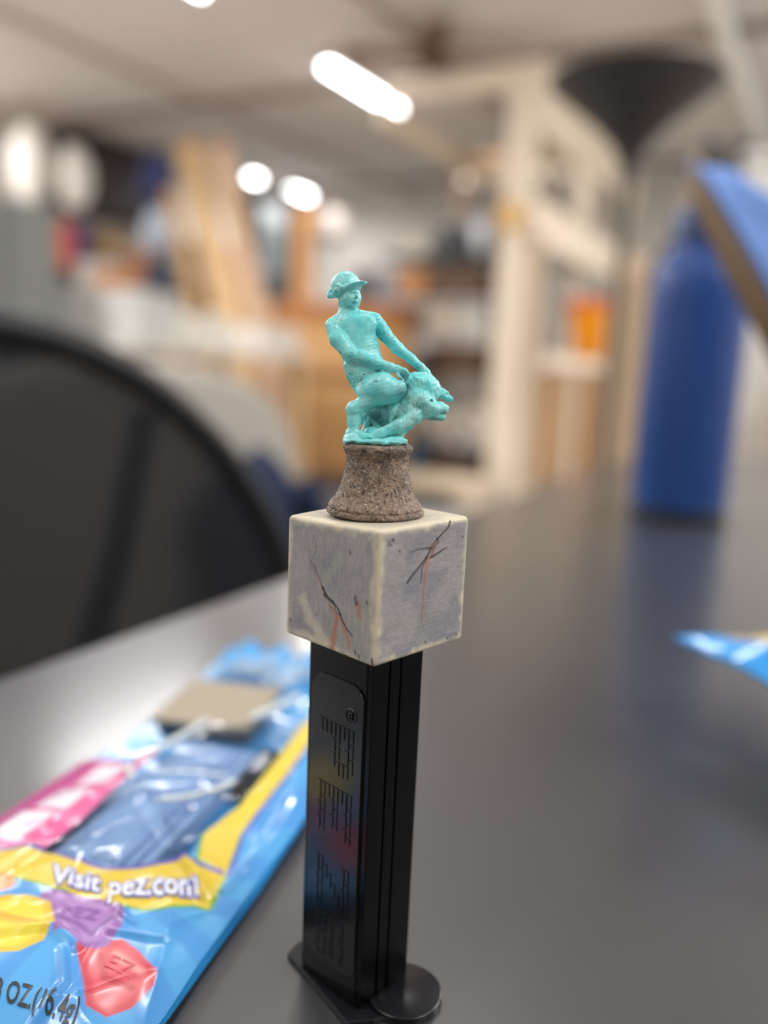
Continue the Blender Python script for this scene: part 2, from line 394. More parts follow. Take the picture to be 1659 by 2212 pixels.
    disp += .10*mm*(nz-.45)
    disp += .05*mm*(fbm(u, v, 60, sd+3, 2)-.4)
    P = P+Nn*disp[:, None]*np.clip(ed/.02, 0, 1)[:, None]
    # hand-made, slightly skewed: one upper corner sits low
    k = np.clip(.5-P[:, 0]/CS, 0, 1)*np.clip(.5-P[:, 1]/CS, 0, 1)*np.clip(.5+P[:, 2]/CS, 0, 1); P[:, 2] -= 1.2*mm*k
    FF.append(grid_f+len(VV)*len(x)); VV.append(P); CC.append(np.clip(c, 0, 1))
m_blockp = bpy.data.materials.new('painted_block'); m_blockp.use_nodes = True; nt = m_blockp.node_tree; b = nt.nodes['Principled BSDF']
at = nt.nodes.new('ShaderNodeAttribute'); at.attribute_name = 'paint'; nt.links.new(at.outputs['Color'], b.inputs['Base Color']); b.inputs['Roughness'].default_value = .62
tc = nt.nodes.new('ShaderNodeTexCoord'); n1 = nt.nodes.new('ShaderNodeTexNoise'); n1.inputs['Scale'].default_value = 2500; nt.links.new(tc.outputs['Object'], n1.inputs['Vector'])
bp = nt.nodes.new('ShaderNodeBump'); bp.inputs['Strength'].default_value = .35; bp.inputs['Distance'].default_value = .0002
nt.links.new(n1.outputs['Fac'], bp.inputs['Height']); nt.links.new(bp.outputs['Normal'], b.inputs['Normal'])
blk = npmesh('block_head', np.concatenate(VV), np.concatenate(FF), m_blockp, DISP)
setattr_color(blk, 'paint', np.concatenate(CC)); blk.location = (1.09*mm, 1.08*mm, H+h2)
blk['label'] = 'grey cracked stone-painted cube with cream edges'

# ---- brown pedestal
PEDX, PEDY, PEDZ = .73*mm, .33*mm, H+CS
prof = [(9.5, 0), (9.75, .35), (9.7, .8), (9.45, 1.05), (9.3, 1.2), (9.45, 1.5), (9.1, 2.1), (8.3, 3.0), (7.6, 4.2), (7.0, 5.8), (6.55, 7.6), (6.25, 9.4), (6.15, 10.8), (6.3, 11.8), (6.6, 12.4), (6.85, 12.8), (6.95, 13.3), (6.8, 13.7), (6.3, 13.95), (4, 14.0), (0.01, 14.0)]
pp = []
for i in range(len(prof)-1):
    for k in range(4): t_ = k/4; pp.append((prof[i][0]*(1-t_)+prof[i+1][0]*t_, prof[i][1]*(1-t_)+prof[i+1][1]*t_))
pp.append(prof[-1])
na = 240; V = []
for r, z in pp:
    for k in range(na):
        a = 2*PI*k/na; p = Vector((r*math.cos(a), r*math.sin(a), z))
        d = .22*mnoise.noise(p*1.1)+.13*mnoise.noise(p*3.3)+.08*mnoise.noise(p*7)
        rr = r+d*min(1, r/3)
        V.append((rr*math.cos(a)*mm, rr*math.sin(a)*mm, (z + (.1*d if 0 < z < 14 else (d*.8 if z >= 13.9 else 0)))*mm))
F = [(i*na+k, i*na+(k+1) % na, (i+1)*na+(k+1) % na, (i+1)*na+k) for i in range(len(pp)-1) for k in range(na)]
m_ped = bpy.data.materials.new('brown_stone_paint'); m_ped.use_nodes = True; nt = m_ped.node_tree; b = nt.nodes['Principled BSDF']; b.inputs['Roughness'].default_value = .62
tc = nt.nodes.new('ShaderNodeTexCoord')
def ramp(nt, scale, detail, stops, rough=.6, stretch=None):
    n = nt.nodes.new('ShaderNodeTexNoise'); n.inputs['Scale'].default_value = scale; n.inputs['Detail'].default_value = detail; n.inputs['Roughness'].default_value = rough
    if stretch:
        mp = nt.nodes.new('ShaderNodeMapping'); mp.inputs['Scale'].default_value = stretch
        nt.links.new(tc.outputs['Object'], mp.inputs[0]); nt.links.new(mp.outputs[0], n.inputs['Vector'])
    else: nt.links.new(tc.outputs['Object'], n.inputs['Vector'])
    r = nt.nodes.new('ShaderNodeValToRGB'); r.color_ramp.elements[0].position = stops[0][0]; r.color_ramp.elements[1].position = stops[-1][0]
    r.color_ramp.elements[0].color = (*lin(stops[0][1]), 1); r.color_ramp.elements[1].color = (*lin(stops[-1][1]), 1)
    for p_, c_ in stops[1:-1]:
        e_ = r.color_ramp.elements.new(p_); e_.color = (*lin(c_), 1)
    nt.links.new(n.outputs['Fac'], r.inputs[0]); return n, r
n, r = ramp(nt, 260, 4, [(.34, '#57493f'), (.46, '#78675a'), (.55, '#8c7462'), (.68, '#85796c')])
n2, r2 = ramp(nt, 2300, 3, [(.56, '#000000'), (.66, '#ffffff')], stretch=(1, 1, 1.5))
mx = nt.nodes.new('ShaderNodeMix'); mx.data_type = 'RGBA'; mx.inputs[7].default_value = (*lin('#c9bca6'), 1)
nt.links.new(r2.outputs[0], mx.inputs[0]); nt.links.new(r.outputs[0], mx.inputs[6])
n3, r3 = ramp(nt, 1500, 5, [(.36, '#ffffff'), (.46, '#000000')])
mx2 = nt.nodes.new('ShaderNodeMix'); mx2.data_type = 'RGBA'; mx2.inputs[7].default_value = (*lin('#2e2825'), 1)
nt.links.new(r3.outputs[0], mx2.inputs[0]); nt.links.new(mx.outputs[2], mx2.inputs[6]); nt.links.new(mx2.outputs[2], b.inputs['Base Color'])
bp = nt.nodes.new('ShaderNodeBump'); bp.inputs['Strength'].default_value = .9; bp.inputs['Distance'].default_value = .0003
nt.links.new(n2.outputs['Fac'], bp.inputs['Height']); nt.links.new(bp.outputs['Normal'], b.inputs['Normal'])
ped = npmesh('pedestal', V, F, m_ped, DISP); ped.location = (PEDX, PEDY, PEDZ); ped['label'] = 'rough brown flared round pedestal'

# ---- turquoise rider on an animal: smooth-blended solid, meshed by surface nets
class SDF:
    def __init__(s, lo, hi, h):
        s.h = h; s.lo = np.array(lo, float); s.n = ((np.array(hi)-s.lo)/h).astype(int)+1
        s.g = [s.lo[i]+h*np.arange(s.n[i]) for i in range(3)]; s.D = np.full(s.n, 60.0)
    def _blk(s, mn, mx):
        a = np.clip(((np.array(mn)-s.lo)/s.h).astype(int), 0, s.n-1); b = np.clip(((np.array(mx)-s.lo)/s.h).astype(int)+2, 1, s.n)
        sl = tuple(slice(int(p), int(q)) for p, q in zip(a, b))
        X, Y, Z = np.meshgrid(s.g[0][sl[0]], s.g[1][sl[1]], s.g[2][sl[2]], indexing='ij', sparse=True)
        return sl, X, Y, Z
    def _mix(s, sl, d, k, sub):
        D = s.D[sl]
        if sub: D[...] = np.maximum(D, -d) if k <= 0 else -s._smin(-D, d, k)
        else: D[...] = s._smin(D, d, k)
    def _smin(s, a, b, k):
        h = np.maximum(k-np.abs(a-b), 0)/k; return np.minimum(a, b)-h*h*k*.25
    def cone(s, a, b, r1, r2, k=30, zs=1.0, sub=False):
        a = np.array(a, float); b = np.array(b, float); m = max(r1, r2)+k+50
        sl, X, Y, Z = s._blk(np.minimum(a, b)-m, np.maximum(a, b)+m)
        d0 = b-a; L2 = d0@d0+1e-9
        t = np.clip(((X-a[0])*d0[0]+(Y-a[1])*d0[1]+(Z-a[2])*d0[2])/L2, 0, 1)
        d = np.sqrt((X-a[0]-t*d0[0])**2+(Y-a[1]-t*d0[1])**2+((Z-a[2]-t*d0[2])*zs)**2)-(r1+(r2-r1)*t)
        s._mix(sl, d, k, sub)
    def chain(s, pts, k=30, **kw):
        for p, q in zip(pts[:-1], pts[1:]): s.cone(p[:3], q[:3], p[3], q[3], k, **kw)
    def ell(s, c, r, k=30, ang=0, sub=False):
        c = np.array(c, float); r = np.array(r, float); m = r.max()+k+50
        sl, X, Y, Z = s._blk(c-m, c+m); ca, sa = math.cos(ang), math.sin(ang)
        x = (X-c[0])*ca+(Y-c[1])*sa; y = -(X-c[0])*sa+(Y-c[1])*ca; z = Z-c[2]
        q = np.sqrt((x/r[0])**2+(y/r[1])**2+(z/r[2])**2)+1e-9; q2 = np.sqrt((x/r[0]**2)**2+(y/r[1]**2)**2+(z/r[2]**2)**2)+1e-9
        s._mix(sl, q*(q-1)/q2, k, sub)
    def noise(s, amp, scale, seed):
        X, Y, Z = np.meshgrid(*s.g, indexing='ij', sparse=True); R_ = np.random.RandomState(seed); t = 0
        for i in range(7):
            w = R_.randn(3); w /= np.linalg.norm(w); f = scale*(.7+R_.rand()*1.3)
            t = t+np.sin((X*w[0]+Y*w[1]+Z*w[2])*f+R_.rand()*6.3)
        s.D += amp*t/2.6
    def nets(s):
        D = s.D; n = D.shape; inside = D < 0
        cs = np.zeros([x-1 for x in n]); pos = np.zeros([x-1 for x in n]+[3])
        def sub(A_, o): return A_[o[0]:A_.shape[0]-1+o[0], o[1]:A_.shape[1]-1+o[1], o[2]:A_.shape[2]-1+o[2]]
        for ax in range(3):
            o1 = [(0, 0), (0, 1), (1, 0), (1, 1)]
            for p, q in o1:
                a = [0, 0, 0]; oth = [i for i in range(3) if i != ax]; a[oth[0]] = p; a[oth[1]] = q; b_ = list(a); b_[ax] = 1
                d0 = sub(D, a); d1 = sub(D, b_); cr = (d0 < 0) != (d1 < 0)
                t = np.where(cr, d0/np.where(cr, d0-d1, 1), 0)
                cs += cr
                for i in range(3):
                    pos[..., i] += np.where(cr, (t if i == ax else a[i]), 0)
        act = cs > 0; idx = -np.ones(act.shape, int); idx[act] = np.arange(act.sum())
        I = np.argwhere(act); V = (I+pos[act]/cs[act][:, None])*s.h+s.lo
        Fs = []
        for ax in range(3):
            oth = [i for i in range(3) if i != ax]
            sl0 = [slice(1, -1)]*3; sl0[ax] = slice(0, -1); sl1 = list(sl0); sl1[ax] = slice(1, None)
            A_ = inside[tuple(sl0)]; B2 = inside[tuple(sl1)]; cr = np.argwhere(A_ != B2); fl = A_[A_ != B2]
            off = np.array([1, 1, 1]); off[ax] = 0; c = cr+off
            def g(du, dv):
                k = c.copy(); k[:, oth[0]] += du; k[:, oth[1]] += dv; return idx[k[:, 0], k[:, 1], k[:, 2]]
            q = np.stack([g(-1, -1), g(0, -1), g(0, 0), g(-1, 0)], 1)
            if ax == 1: fl = ~fl
            q = np.where(fl[:, None], q, q[:, ::-1]); Fs.append(q)
        F = np.concatenate(Fs); return V, F[(F >= 0).all(1)]
# sculpting units: x right, y down, z away from the viewer; 1 unit = 0.02067 mm
UN = .02067*mm
view = Matrix((RIGHT, -UP, FWD)).transposed()         # sculpture axes in room space
dm = DISP.matrix_basis.to_3x3().inverted() if False else Matrix.Rotation(.2755, 3, 'Z')
LOC = dm @ view
ORG = Vector((PEDX, PEDY, PEDZ+14.0*mm))
def to_local(V):
    P = (V-np.array([707, 1745, 0]))*UN; return P @ np.array(LOC.transposed())+np.array(ORG)
G = 8
rid = SDF((170, 70, -260), (1360, 1790, 260), G)
# torso
rid.cone((350, 615, 15), (615, 590, 25), 95, 92, 40, zs=1.2)
rid.cone((475, 660, 10), (520, 800, 5), 190, 182, 60, zs=1.7)
rid.cone((520, 800, 5), (585, 1040, 0), 172, 178, 60, zs=1.5)
rid.cone((585, 1040, 0), (615, 1180, 10), 180, 150, 60, zs=1.3)
rid.cone((410, 500, 10), (275, 600, 0), 48, 55, 40); rid.cone((430, 500, 15), (680, 545, 40), 50, 52, 40)
rid.ell((430, 640, -80), (95, 75, 22), 60, .1); rid.ell((600, 620, -66), (85, 70, 22), 60, -.1)      # chest
rid.cone((520, 600, -150), (560, 860, -150), 9, 9, 40, sub=True)                                    # midline
rid.cone((410, 1010, -60), (560, 1120, -70), 20, 50, 50)
# neck and head
rid.cone((405, 425, 15), (425, 540, 15), 74, 88, 40)
rid.ell((438, 355, -10), (112, 122, 105), 30); rid.cone((455, 400, -40), (462, 440, -50), 55, 38, 30)
rid.ell((455, 332, -120), (36, 18, 24), 24, 0, True); rid.ell((524, 334, -88), (24, 17, 22), 24, 0, True)
rid.chain([(500, 316, -98, 10), (514, 366, -112, 15)], 18); rid.ell((490, 408, -94), (26, 9, 16), 8)
rid.ell((385, 370, -100), (14, 30, 16), 14)                                                         # ear
# legs
rid.chain([(620, 1260, -70, 118), (750, 1225, -105, 140), (885, 1240, -110, 92)], 35)
rid.chain([(860, 1300, -100, 72), (650, 1335, -90, 78), (478, 1425, -80, 70), (478, 1540, -70, 62), (470, 1640, -70, 54)], 26)
rid.chain([(440, 1665, -75, 50), (560, 1685, -95, 44), (640, 1690, -100, 26)], 24)
for i in range(4): rid.cone((600+8*i, 1680, -125+14*i), (655-4*i, 1700, -130+16*i), 13, 11, 8)
rid.chain([(650, 1220, 110, 105), (840, 1210, 150, 90), (880, 1260, 150, 70)], 30)
# near arm
rid.chain([(272, 628, -30, 70), (330, 765, -80, 80), (445, 910, -115, 72)], 24)
rid.chain([(445, 912, -115, 66), (560, 950, -130, 62), (690, 1000, -135, 54), (830, 1040, -130, 40), (900, 1062, -125, 42)], 22)
for i in range(4): rid.chain([(905, 1050+12*i, -140+16*i, 20), (962, 1070+20*i, -150+14*i, 16), (1000-6*i, 1110+22*i, -140+12*i, 13)], 8)
rid.chain([(880, 1085, -135, 17), (905, 1130, -150, 15), (930, 1150, -150, 12)], 8)
# far arm
rid.chain([(678, 548, 35, 66), (765, 680, 40, 66), (895, 830, 40, 58)], 24)
rid.chain([(895, 830, 40, 56), (1020, 925, 40, 46), (1120, 1010, 35, 38), (1175, 1065, 30, 38)], 20)
for i in range(4): rid.chain([(1180, 1060+9*i, 10+16*i, 19), (1240-5*i, 1125+12*i, 0+16*i, 15), (1300-10*i, 1205+2*i, 2+16*i, 12)], 8)
rid.chain([(1150, 1060, 20, 16), (1160, 1100, 5, 13), (1180, 1130, 5, 11)], 8)
rid.noise(2.6, .045, 3); rid.noise(1.1, .13, 9)
Vr, Fr = rid.nets()
def turq():
    m = bpy.data.materials.new('turquoise_patina_paint'); m.use_nodes = True; nt = m.node_tree; b = nt.nodes['Principled BSDF']; b.inputs['Roughness'].default_value = .36
    b.inputs['Subsurface Weight'].default_value = 0
    global tc
    tc = nt.nodes.new('ShaderNodeTexCoord')
    n, r = ramp(nt, 170, 4, [(.32, '#48cdd2'), (.5, '#7fdcdc'), (.68, '#a2e0de')])
    n2, r2 = ramp(nt, 1700, 5, [(.37, '#ffffff'), (.43, '#000000')], .75)
    n3, r3 = ramp(nt, 120, 3, [(.47, '#000000'), (.60, '#ffffff')])
    mul = nt.nodes.new('ShaderNodeMath'); mul.operation = 'MULTIPLY'; nt.links.new(r2.outputs[0], mul.inputs[0]); nt.links.new(r3.outputs[0], mul.inputs[1])
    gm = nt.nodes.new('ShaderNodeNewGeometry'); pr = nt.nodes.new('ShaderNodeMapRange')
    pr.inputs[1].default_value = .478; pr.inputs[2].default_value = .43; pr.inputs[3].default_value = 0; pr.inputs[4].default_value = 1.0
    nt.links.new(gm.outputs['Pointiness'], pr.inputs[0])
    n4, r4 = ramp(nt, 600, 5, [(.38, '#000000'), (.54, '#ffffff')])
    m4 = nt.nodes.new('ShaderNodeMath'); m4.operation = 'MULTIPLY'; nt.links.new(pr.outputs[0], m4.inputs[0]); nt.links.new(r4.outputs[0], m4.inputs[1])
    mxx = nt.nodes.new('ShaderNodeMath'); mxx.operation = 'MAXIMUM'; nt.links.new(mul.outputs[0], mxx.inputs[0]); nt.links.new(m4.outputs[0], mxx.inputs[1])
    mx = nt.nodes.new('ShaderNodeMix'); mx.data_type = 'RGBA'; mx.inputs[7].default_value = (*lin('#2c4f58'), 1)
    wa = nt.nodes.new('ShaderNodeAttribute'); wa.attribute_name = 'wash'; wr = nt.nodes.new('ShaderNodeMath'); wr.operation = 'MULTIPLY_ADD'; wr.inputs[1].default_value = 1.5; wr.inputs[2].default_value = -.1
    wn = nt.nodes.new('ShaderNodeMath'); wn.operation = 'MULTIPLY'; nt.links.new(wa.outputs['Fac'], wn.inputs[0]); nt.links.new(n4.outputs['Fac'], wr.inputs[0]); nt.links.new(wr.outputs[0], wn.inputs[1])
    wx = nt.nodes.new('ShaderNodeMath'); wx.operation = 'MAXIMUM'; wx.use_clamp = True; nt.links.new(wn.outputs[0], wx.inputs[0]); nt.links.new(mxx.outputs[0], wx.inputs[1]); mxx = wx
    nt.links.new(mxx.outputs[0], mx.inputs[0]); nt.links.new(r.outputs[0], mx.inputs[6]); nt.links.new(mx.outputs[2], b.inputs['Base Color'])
    bp = nt.nodes.new('ShaderNodeBump'); bp.inputs['Strength'].default_value = .25; bp.inputs['Distance'].default_value = .0002
    nt.links.new(n4.outputs['Fac'], bp.inputs['Height']); nt.links.new(bp.outputs['Normal'], b.inputs['Normal'])
    return m
m_turq = turq()
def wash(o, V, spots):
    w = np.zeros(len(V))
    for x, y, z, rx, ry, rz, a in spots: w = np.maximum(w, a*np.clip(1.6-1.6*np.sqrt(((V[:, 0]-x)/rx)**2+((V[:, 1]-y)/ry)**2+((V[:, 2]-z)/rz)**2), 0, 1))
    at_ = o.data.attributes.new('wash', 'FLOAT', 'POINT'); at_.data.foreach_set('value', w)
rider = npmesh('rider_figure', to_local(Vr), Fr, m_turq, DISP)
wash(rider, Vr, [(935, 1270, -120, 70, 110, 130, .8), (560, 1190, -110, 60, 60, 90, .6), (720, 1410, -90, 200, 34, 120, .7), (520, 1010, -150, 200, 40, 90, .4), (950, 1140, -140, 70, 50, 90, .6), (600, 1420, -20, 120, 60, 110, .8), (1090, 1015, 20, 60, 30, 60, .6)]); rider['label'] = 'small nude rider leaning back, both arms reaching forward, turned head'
# helmet-like cap with brim and hair knots
cp = SDF((170, 60, -260), (660, 480, 240), 7)
cp.ell((398, 238, 0), (146, 138, 128), 20); cp.ell((450, 400, -10), (200, 100, 260), 8, -.35, True)
cp.ell((470, 252, -55), (128, 15, 110), 14, -.28); cp.cone((520, 235, -40), (592, 212, -25), 24, 15, 14)
cp.chain([(300, 300, -95, 17), (380, 288, -135, 16), (460, 262, -140, 15), (540, 232, -105, 15)], 12)
cp.chain([(252, 300, -10, 30), (248, 335, -15, 26), (285, 335, -35, 28)], 12); cp.ell((300, 312, -70), (26, 26, 26), 10)
cp.chain([(330, 262, -118, 20), (362, 282, -128, 20), (345, 312, -118, 18)], 10)
cp.noise(1.6, .07, 5)
Vc, Fc_ = cp.nets(); npmesh('rider_cap', to_local(Vc), Fc_, m_turq, rider)
an = SDF((330, 980, -300), (1500, 1800, 330), G)
an.ell((1120, 1215, 25), (195, 158, 135), 40, .35); an.cone((1040, 1330, 0), (950, 1420, 40), 130, 125, 40)
an.cone((950, 1410, 90), (780, 1440, 175), 112, 104, 50); an.cone((780, 1440, 175), (590, 1470, 180), 100, 86, 50); an.cone((700, 1520, 190), (640, 1640, 150), 70, 60, 40)
an.chain([(640, 1500, 90, 30), (690, 1560, 70, 26), (740, 1620, 40, 30)], 20); an.cone((600, 1560, 110), (560, 1640, 80), 34, 30, 20)
an.chain([(1120, 1340, -30, 118), (1225, 1425, -50, 72), (1325, 1425, -60, 50)], 35)
an.ell((1345, 1420, -60), (36, 42, 42), 14); an.chain([(1130, 1440, -25, 80), (1230, 1480, -45, 45), (1315, 1500, -52, 36)], 24)
an.ell((1300, 1373, -60), (34, 20, 30), 16)
an.cone((1310, 1473, -130), (1420, 1466, -130), 9, 9, 5, sub=True); an.cone((1310, 1473, -60), (1420, 1466, -60), 10, 10, 5, sub=True); an.cone((1300, 1473, -95), (1420, 1466, -95), 10, 10, 5, sub=True)
an.ell((1215, 1350, -105), (22, 13, 20), 10, 0, True); an.ell((1375, 1405, -85), (9, 8, 12), 5, 0, True)
an.chain([(1240, 1210, 60, 60), (1330, 1270, 60, 42), (1400, 1315, 55, 34)], 16); an.cone((1330, 1235, 50), (1370, 1250, 50), 26, 18, 14); an.ell((1380, 1275, 15), (30, 14, 24), 8, .5, True)
an.chain([(1010, 1330, -80, 40), (1010, 1400, -95, 26), (960, 1440, -90, 16)], 18)                 # near ear / mane lock
an.ell((1040, 1470, 0), (100, 90, 110), 40)
an.chain([(1045, 1500, -55, 78), (900, 1588, -95, 60), (740, 1658, -95, 46), (620, 1700, -85, 40)], 30)
for i in range(3): an.cone((640, 1685, -110+22*i), (580, 1712, -115+24*i), 20, 15, 8)
an.chain([(1000, 1540, 70, 66), (900, 1650, 60, 50), (900, 1720, 40, 42)], 30)
an.chain([(880, 1380, -40, 36), (850, 1450, -50, 30), (830, 1530, -30, 22)], 16); an.chain([(960, 1420, -60, 30), (930, 1510, -60, 22)], 16)
rs = np.random.RandomState(4)
for i in range(46):      # shaggy mane clumps
    a = rs.rand()*PI*1.1+PI*.75; x = 1080+150*math.cos(a)*rs.rand()**.4; y = 1230+130*math.sin(a)*rs.rand()**.4; zf = -110+30*rs.rand()
    zz = 25-135*math.sqrt(max(.05, 1-((x-1120)/200)**2-((y-1215)/165)**2))
    an.cone((x, y, zz+6), (x+rs.uniform(-22, 22), y+rs.uniform(10, 34), zz+8), 13, 9, 10)
an.noise(3.0, .055, 8); an.noise(2.4, .16, 21)
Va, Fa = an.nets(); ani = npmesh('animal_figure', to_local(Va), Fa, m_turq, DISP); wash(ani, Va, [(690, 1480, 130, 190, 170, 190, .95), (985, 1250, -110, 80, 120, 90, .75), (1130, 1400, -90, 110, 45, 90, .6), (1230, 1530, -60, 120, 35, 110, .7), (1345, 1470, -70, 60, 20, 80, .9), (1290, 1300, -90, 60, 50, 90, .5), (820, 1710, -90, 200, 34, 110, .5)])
ani['label'] = 'crouching snouted animal carrying the rider, one ear raised'
rk = SDF((330, 1520, -300), (1080, 1830, 330), 9)
rk.ell((690, 1748, 10), (300, 44, 250), 20); rk.ell((460, 1700, -70), (85, 50, 100), 26); rk.ell((860, 1722, -40), (125, 40, 120), 24)
rk.ell((650, 1660, 30), (90, 80, 80), 26); rk.ell((760, 1700, 100), (120, 60, 80), 26); rk.ell((470, 1735, -60), (100, 34, 140), 24); rk.noise(8, .035, 12); rk.noise(2, .09, 13)
Vk, Fk = rk.nets(); npmesh('rock_base', to_local(Vk), Fk, m_turq, DISP)

# ------------------------------------------------------------ opened candy bag, left (sheet coordinates s right, t along, in mm)
BO = Vector((-.150, .150, .75)); BA = math.radians(101-90)
BAG = empty('candy_bag', BO, BA, 'opened crinkled blue candy bag with yellow banner lying left of the dispenser', 'bag')
def bag_h(s, t):
    s = np.asarray(s, float); t = np.asarray(t, float)
    prof = np.clip(1-np.abs((s+4)/46)**2.6, 0, 1)
    h = 1.5+8.5*prof
    endf = np.clip((t+85)/30, 0, 1); endf = endf*endf*(3-2*endf); h = 1.5+(h-1.5)*(.25+.75*endf)
    return h
def crinkle(s, t):
    c = 2.0*(fbm(s/40+3, t/40+5, 1.6, 3, 3)-.45)
    r1 = 1-np.abs(2*fnoise(s/14+.35*t/14, t/22, 1, 11)-1); r2 = 1-np.abs(2*fnoise(s/9-.5*t/9, t/13, 1, 17)-1)
    c += .45*r1**4+.3*r2**5
    d, _ = seg_d(s, t, [(-9.1, 15), (10.7, -2.2), (21.4, -8.8), (27, -14)]); c += 1.6*np.exp(-(d/1.6)**2)
    d, _ = seg_d(s, t, [(13, -43), (5, -40), (-8, -48), (-16, -60)]); c += 1.3*np.exp(-(d/1.3)**2)
    d, _ = seg_d(s, t, [(16, -36), (27, -31.5)]); c += .9*np.exp(-(d/.8)**2)
    d, _ = seg_d(s, t, [(8, -24), (15, -30), (19, -31)]); c += .7*np.exp(-(d/.7)**2)
    d, _ = seg_d(s, t, [(11, -45), (17, -52), (18, -64)]); c += 1.0*np.exp(-(d/1.0)**2)
    d, _ = seg_d(s, t, [(-3, -50), (0, -62), (-2, -75)]); c += .8*np.exp(-(d/1.1)**2)
    d, _ = seg_d(s, t, [(30, -10), (31, 10), (28, 40)]); c += .9*np.exp(-(d/1.4)**2)
    return c
XB = lambda t: np.interp(t, [-80, -47, -32, -1, 29, 66], [37.0, 37.2, 36.2, 35.5, 34.9, 30])
XA = lambda t: np.interp(t, [-80, -20, 20, 66], [-50, -48, -46.5, -44])
def front_z(s, t):
    e = np.clip(np.minimum(XB(t)-s, s-XA(t))/6, 0, 1); return np.maximum(bag_h(s, t)+crinkle(s, t)*(.15+.85*e), .9)
nu, nv = 250, 400
U_, V_ = np.meshgrid(np.linspace(0, 1, nu+1), np.linspace(0, 1, nv+1)); U_ = U_.ravel(); V_ = V_.ravel()
t_ = -80+V_*(66+80+35*1.0)
topline = lambda s: np.interp(s, [-46, -24, -16.6, -3.4, 4, 36], [36, 32, 64, 72, 98, 101])
s_ = XA(np.minimum(t_, 66))*(1-U_)+XB(np.minimum(t_, 66))*U_
def inpoly(s, t, P):
    P = np.array(P, float); r = np.zeros(s.shape, bool); j = len(P)-1
    for i in range(len(P)):
        c = ((P[i, 1] > t) != (P[j, 1] > t)) & (s < (P[j, 0]-P[i, 0])*(t-P[i, 1])/(P[j, 1]-P[i, 1]+1e-12)+P[i, 0]); r ^= c; j = i
    return r
def pdist(s, t, P):   # signed distance, negative inside
    d, _ = seg_d(s, t, list(P)+[P[0]]); return np.where(inpoly(s, t, P), -d, d)
def mixc(c, col, k): k = np.clip(k, 0, 1)[:, None]; return c*(1-k)+np.array(col)*k
sky = np.array(lin('#3796d2')); sky2 = np.array(lin('#2682cb'))
ray_ = np.clip((np.sin(np.arctan2(s_-4, t_+20)*14+1)+.2)*3, 0, 1)
c = np.tile(sky, (len(s_), 1)); c = mixc(c, sky2, ray_*.7)
band_top = [(-52, -22), (-29.2, -18.7), (-22.8, -16.0), (-9.4, -16.8), (2.2, -17.8), (8.6, -13.6), (15.3, -7.4), (16.9, -5.8), (26.7, -4.4)]
band_low = [(30.2, -17.2), (26.8, -18.1), (18.2, -26.2), (8.6, -28.5), (-.3, -28.5), (-9.8, -28.1), (-20.4, -28.4), (-52, -34)]
band = band_top+band_low
right_strip = [(26.7, -4.4), (30.2, -17.2), (28.1, -5.7), (24, 11), (22.5, 39.3), (21, 64.3), (18, 110), (14, 110), (14.0, 75), (16.3, 51), (18.2, 22.2), (15.9, 5.4), (19.7, -3.6)]
d = np.minimum(pdist(s_, t_, band), pdist(s_, t_, right_strip))
win = [(-17.7, -17.4), (-9.4, -16.4), (2.2, -17.2), (8.6, -12.9), (15.3, -6.7), (17.5, -5), (15.9, 5.4), (18.2, 22.2), (16.3, 51.3), (14, 75), (14, 110), (-22, 110), (-20.5, 37.4), (-19.8, 21.6), (-17.9, -.2)]
mag = [(-17.7, -17.4), (-29.2, -18.2), (-52, -22), (-52, 110), (-22, 110), (-20.5, 37.4), (-19.8, 21.6), (-17.9, -.2)]
dw = pdist(s_, t_, win); dmg = pdist(s_, t_, mag)
c = mixc(c, lin('#dc3f8a'), (-dmg+.2)/.4)
c = mixc(c, lin('#c13c8a'), ((-dmg+.2)/.4)*np.clip((s_*-1-36)/5, 0, 1))
for (cx, cy, rx, ry) in ((-33, -7, 6, 8), (-31.5, 9, 5.5, 6.5), (-29.5, 24, 5.5, 7)):
    k = 1-np.maximum(np.abs((s_-cx)/rx), np.abs((t_-cy)/ry)); c = mixc(c, lin('#efe6f0'), k*8)
    k2 = (fbm(s_/3, t_/3, 1.3, int(30+cy), 2)-.52)*12; c = mixc(c, lin('#7a62b8'), np.minimum(np.clip(k*8, 0, 1), k2)*.7)
c = mixc(c, lin('#5a9c2a'), (-(d-1.0))/.3)
c = mixc(c, lin('#dcbd10'), (-d+.1)/.3)
dt_, _ = seg_d(s_, t_, band_top); c = mixc(c, lin('#4a3fae'), (.85-dt_)/.3)
dt_, _ = seg_d(s_, t_, [(28.8, -5), (24.8, 11), (23.2, 39), (21.7, 64), (18.7, 110)]); c = mixc(c, lin('#3a4db8'), (.7-dt_)/.3)
def candy(P, outer, inner, hi, core):
    global c
    d = pdist(s_, t_, P)
    c = mixc(c, lin(outer), (-(d-.2))/.3); c = mixc(c, lin(inner), (-(d+1.3))/.9)
    d2, _ = seg_d(s_, t_, core); c = mixc(c, lin(hi), (1.6-d2)/1.6*.8)
candy([(12.9, -43.1), (15.0, -41), (19.6, -36.3), (24.3, -37.1), (30.4, -39.5), (31.8, -42.9), (31.2, -50), (28.5, -54.5), (24, -54.5), (20, -50)], '#c01830', '#cf4450', '#e2a89c', [(21, -40.5), (27.5, -41.5)])
d2, _ = seg_d(s_, t_, [(18.5, -42.5), (23, -47), (28.5, -46)]); c = mixc(c, lin('#b3142c'), (1.1-d2)/.6)
candy([(-5.6, -32.3), (-4.8, -29.3), (12.6, -27.9), (14.9, -28.9), (17.4, -33.5), (18.3, -39.4), (17.0, -41.6), (13.5, -43), (9, -40), (5.8, -41.6), (3, -38)], '#87509c', '#9d6bb0', '#b58cc4', [(-1, -30.8), (11, -29.8)])
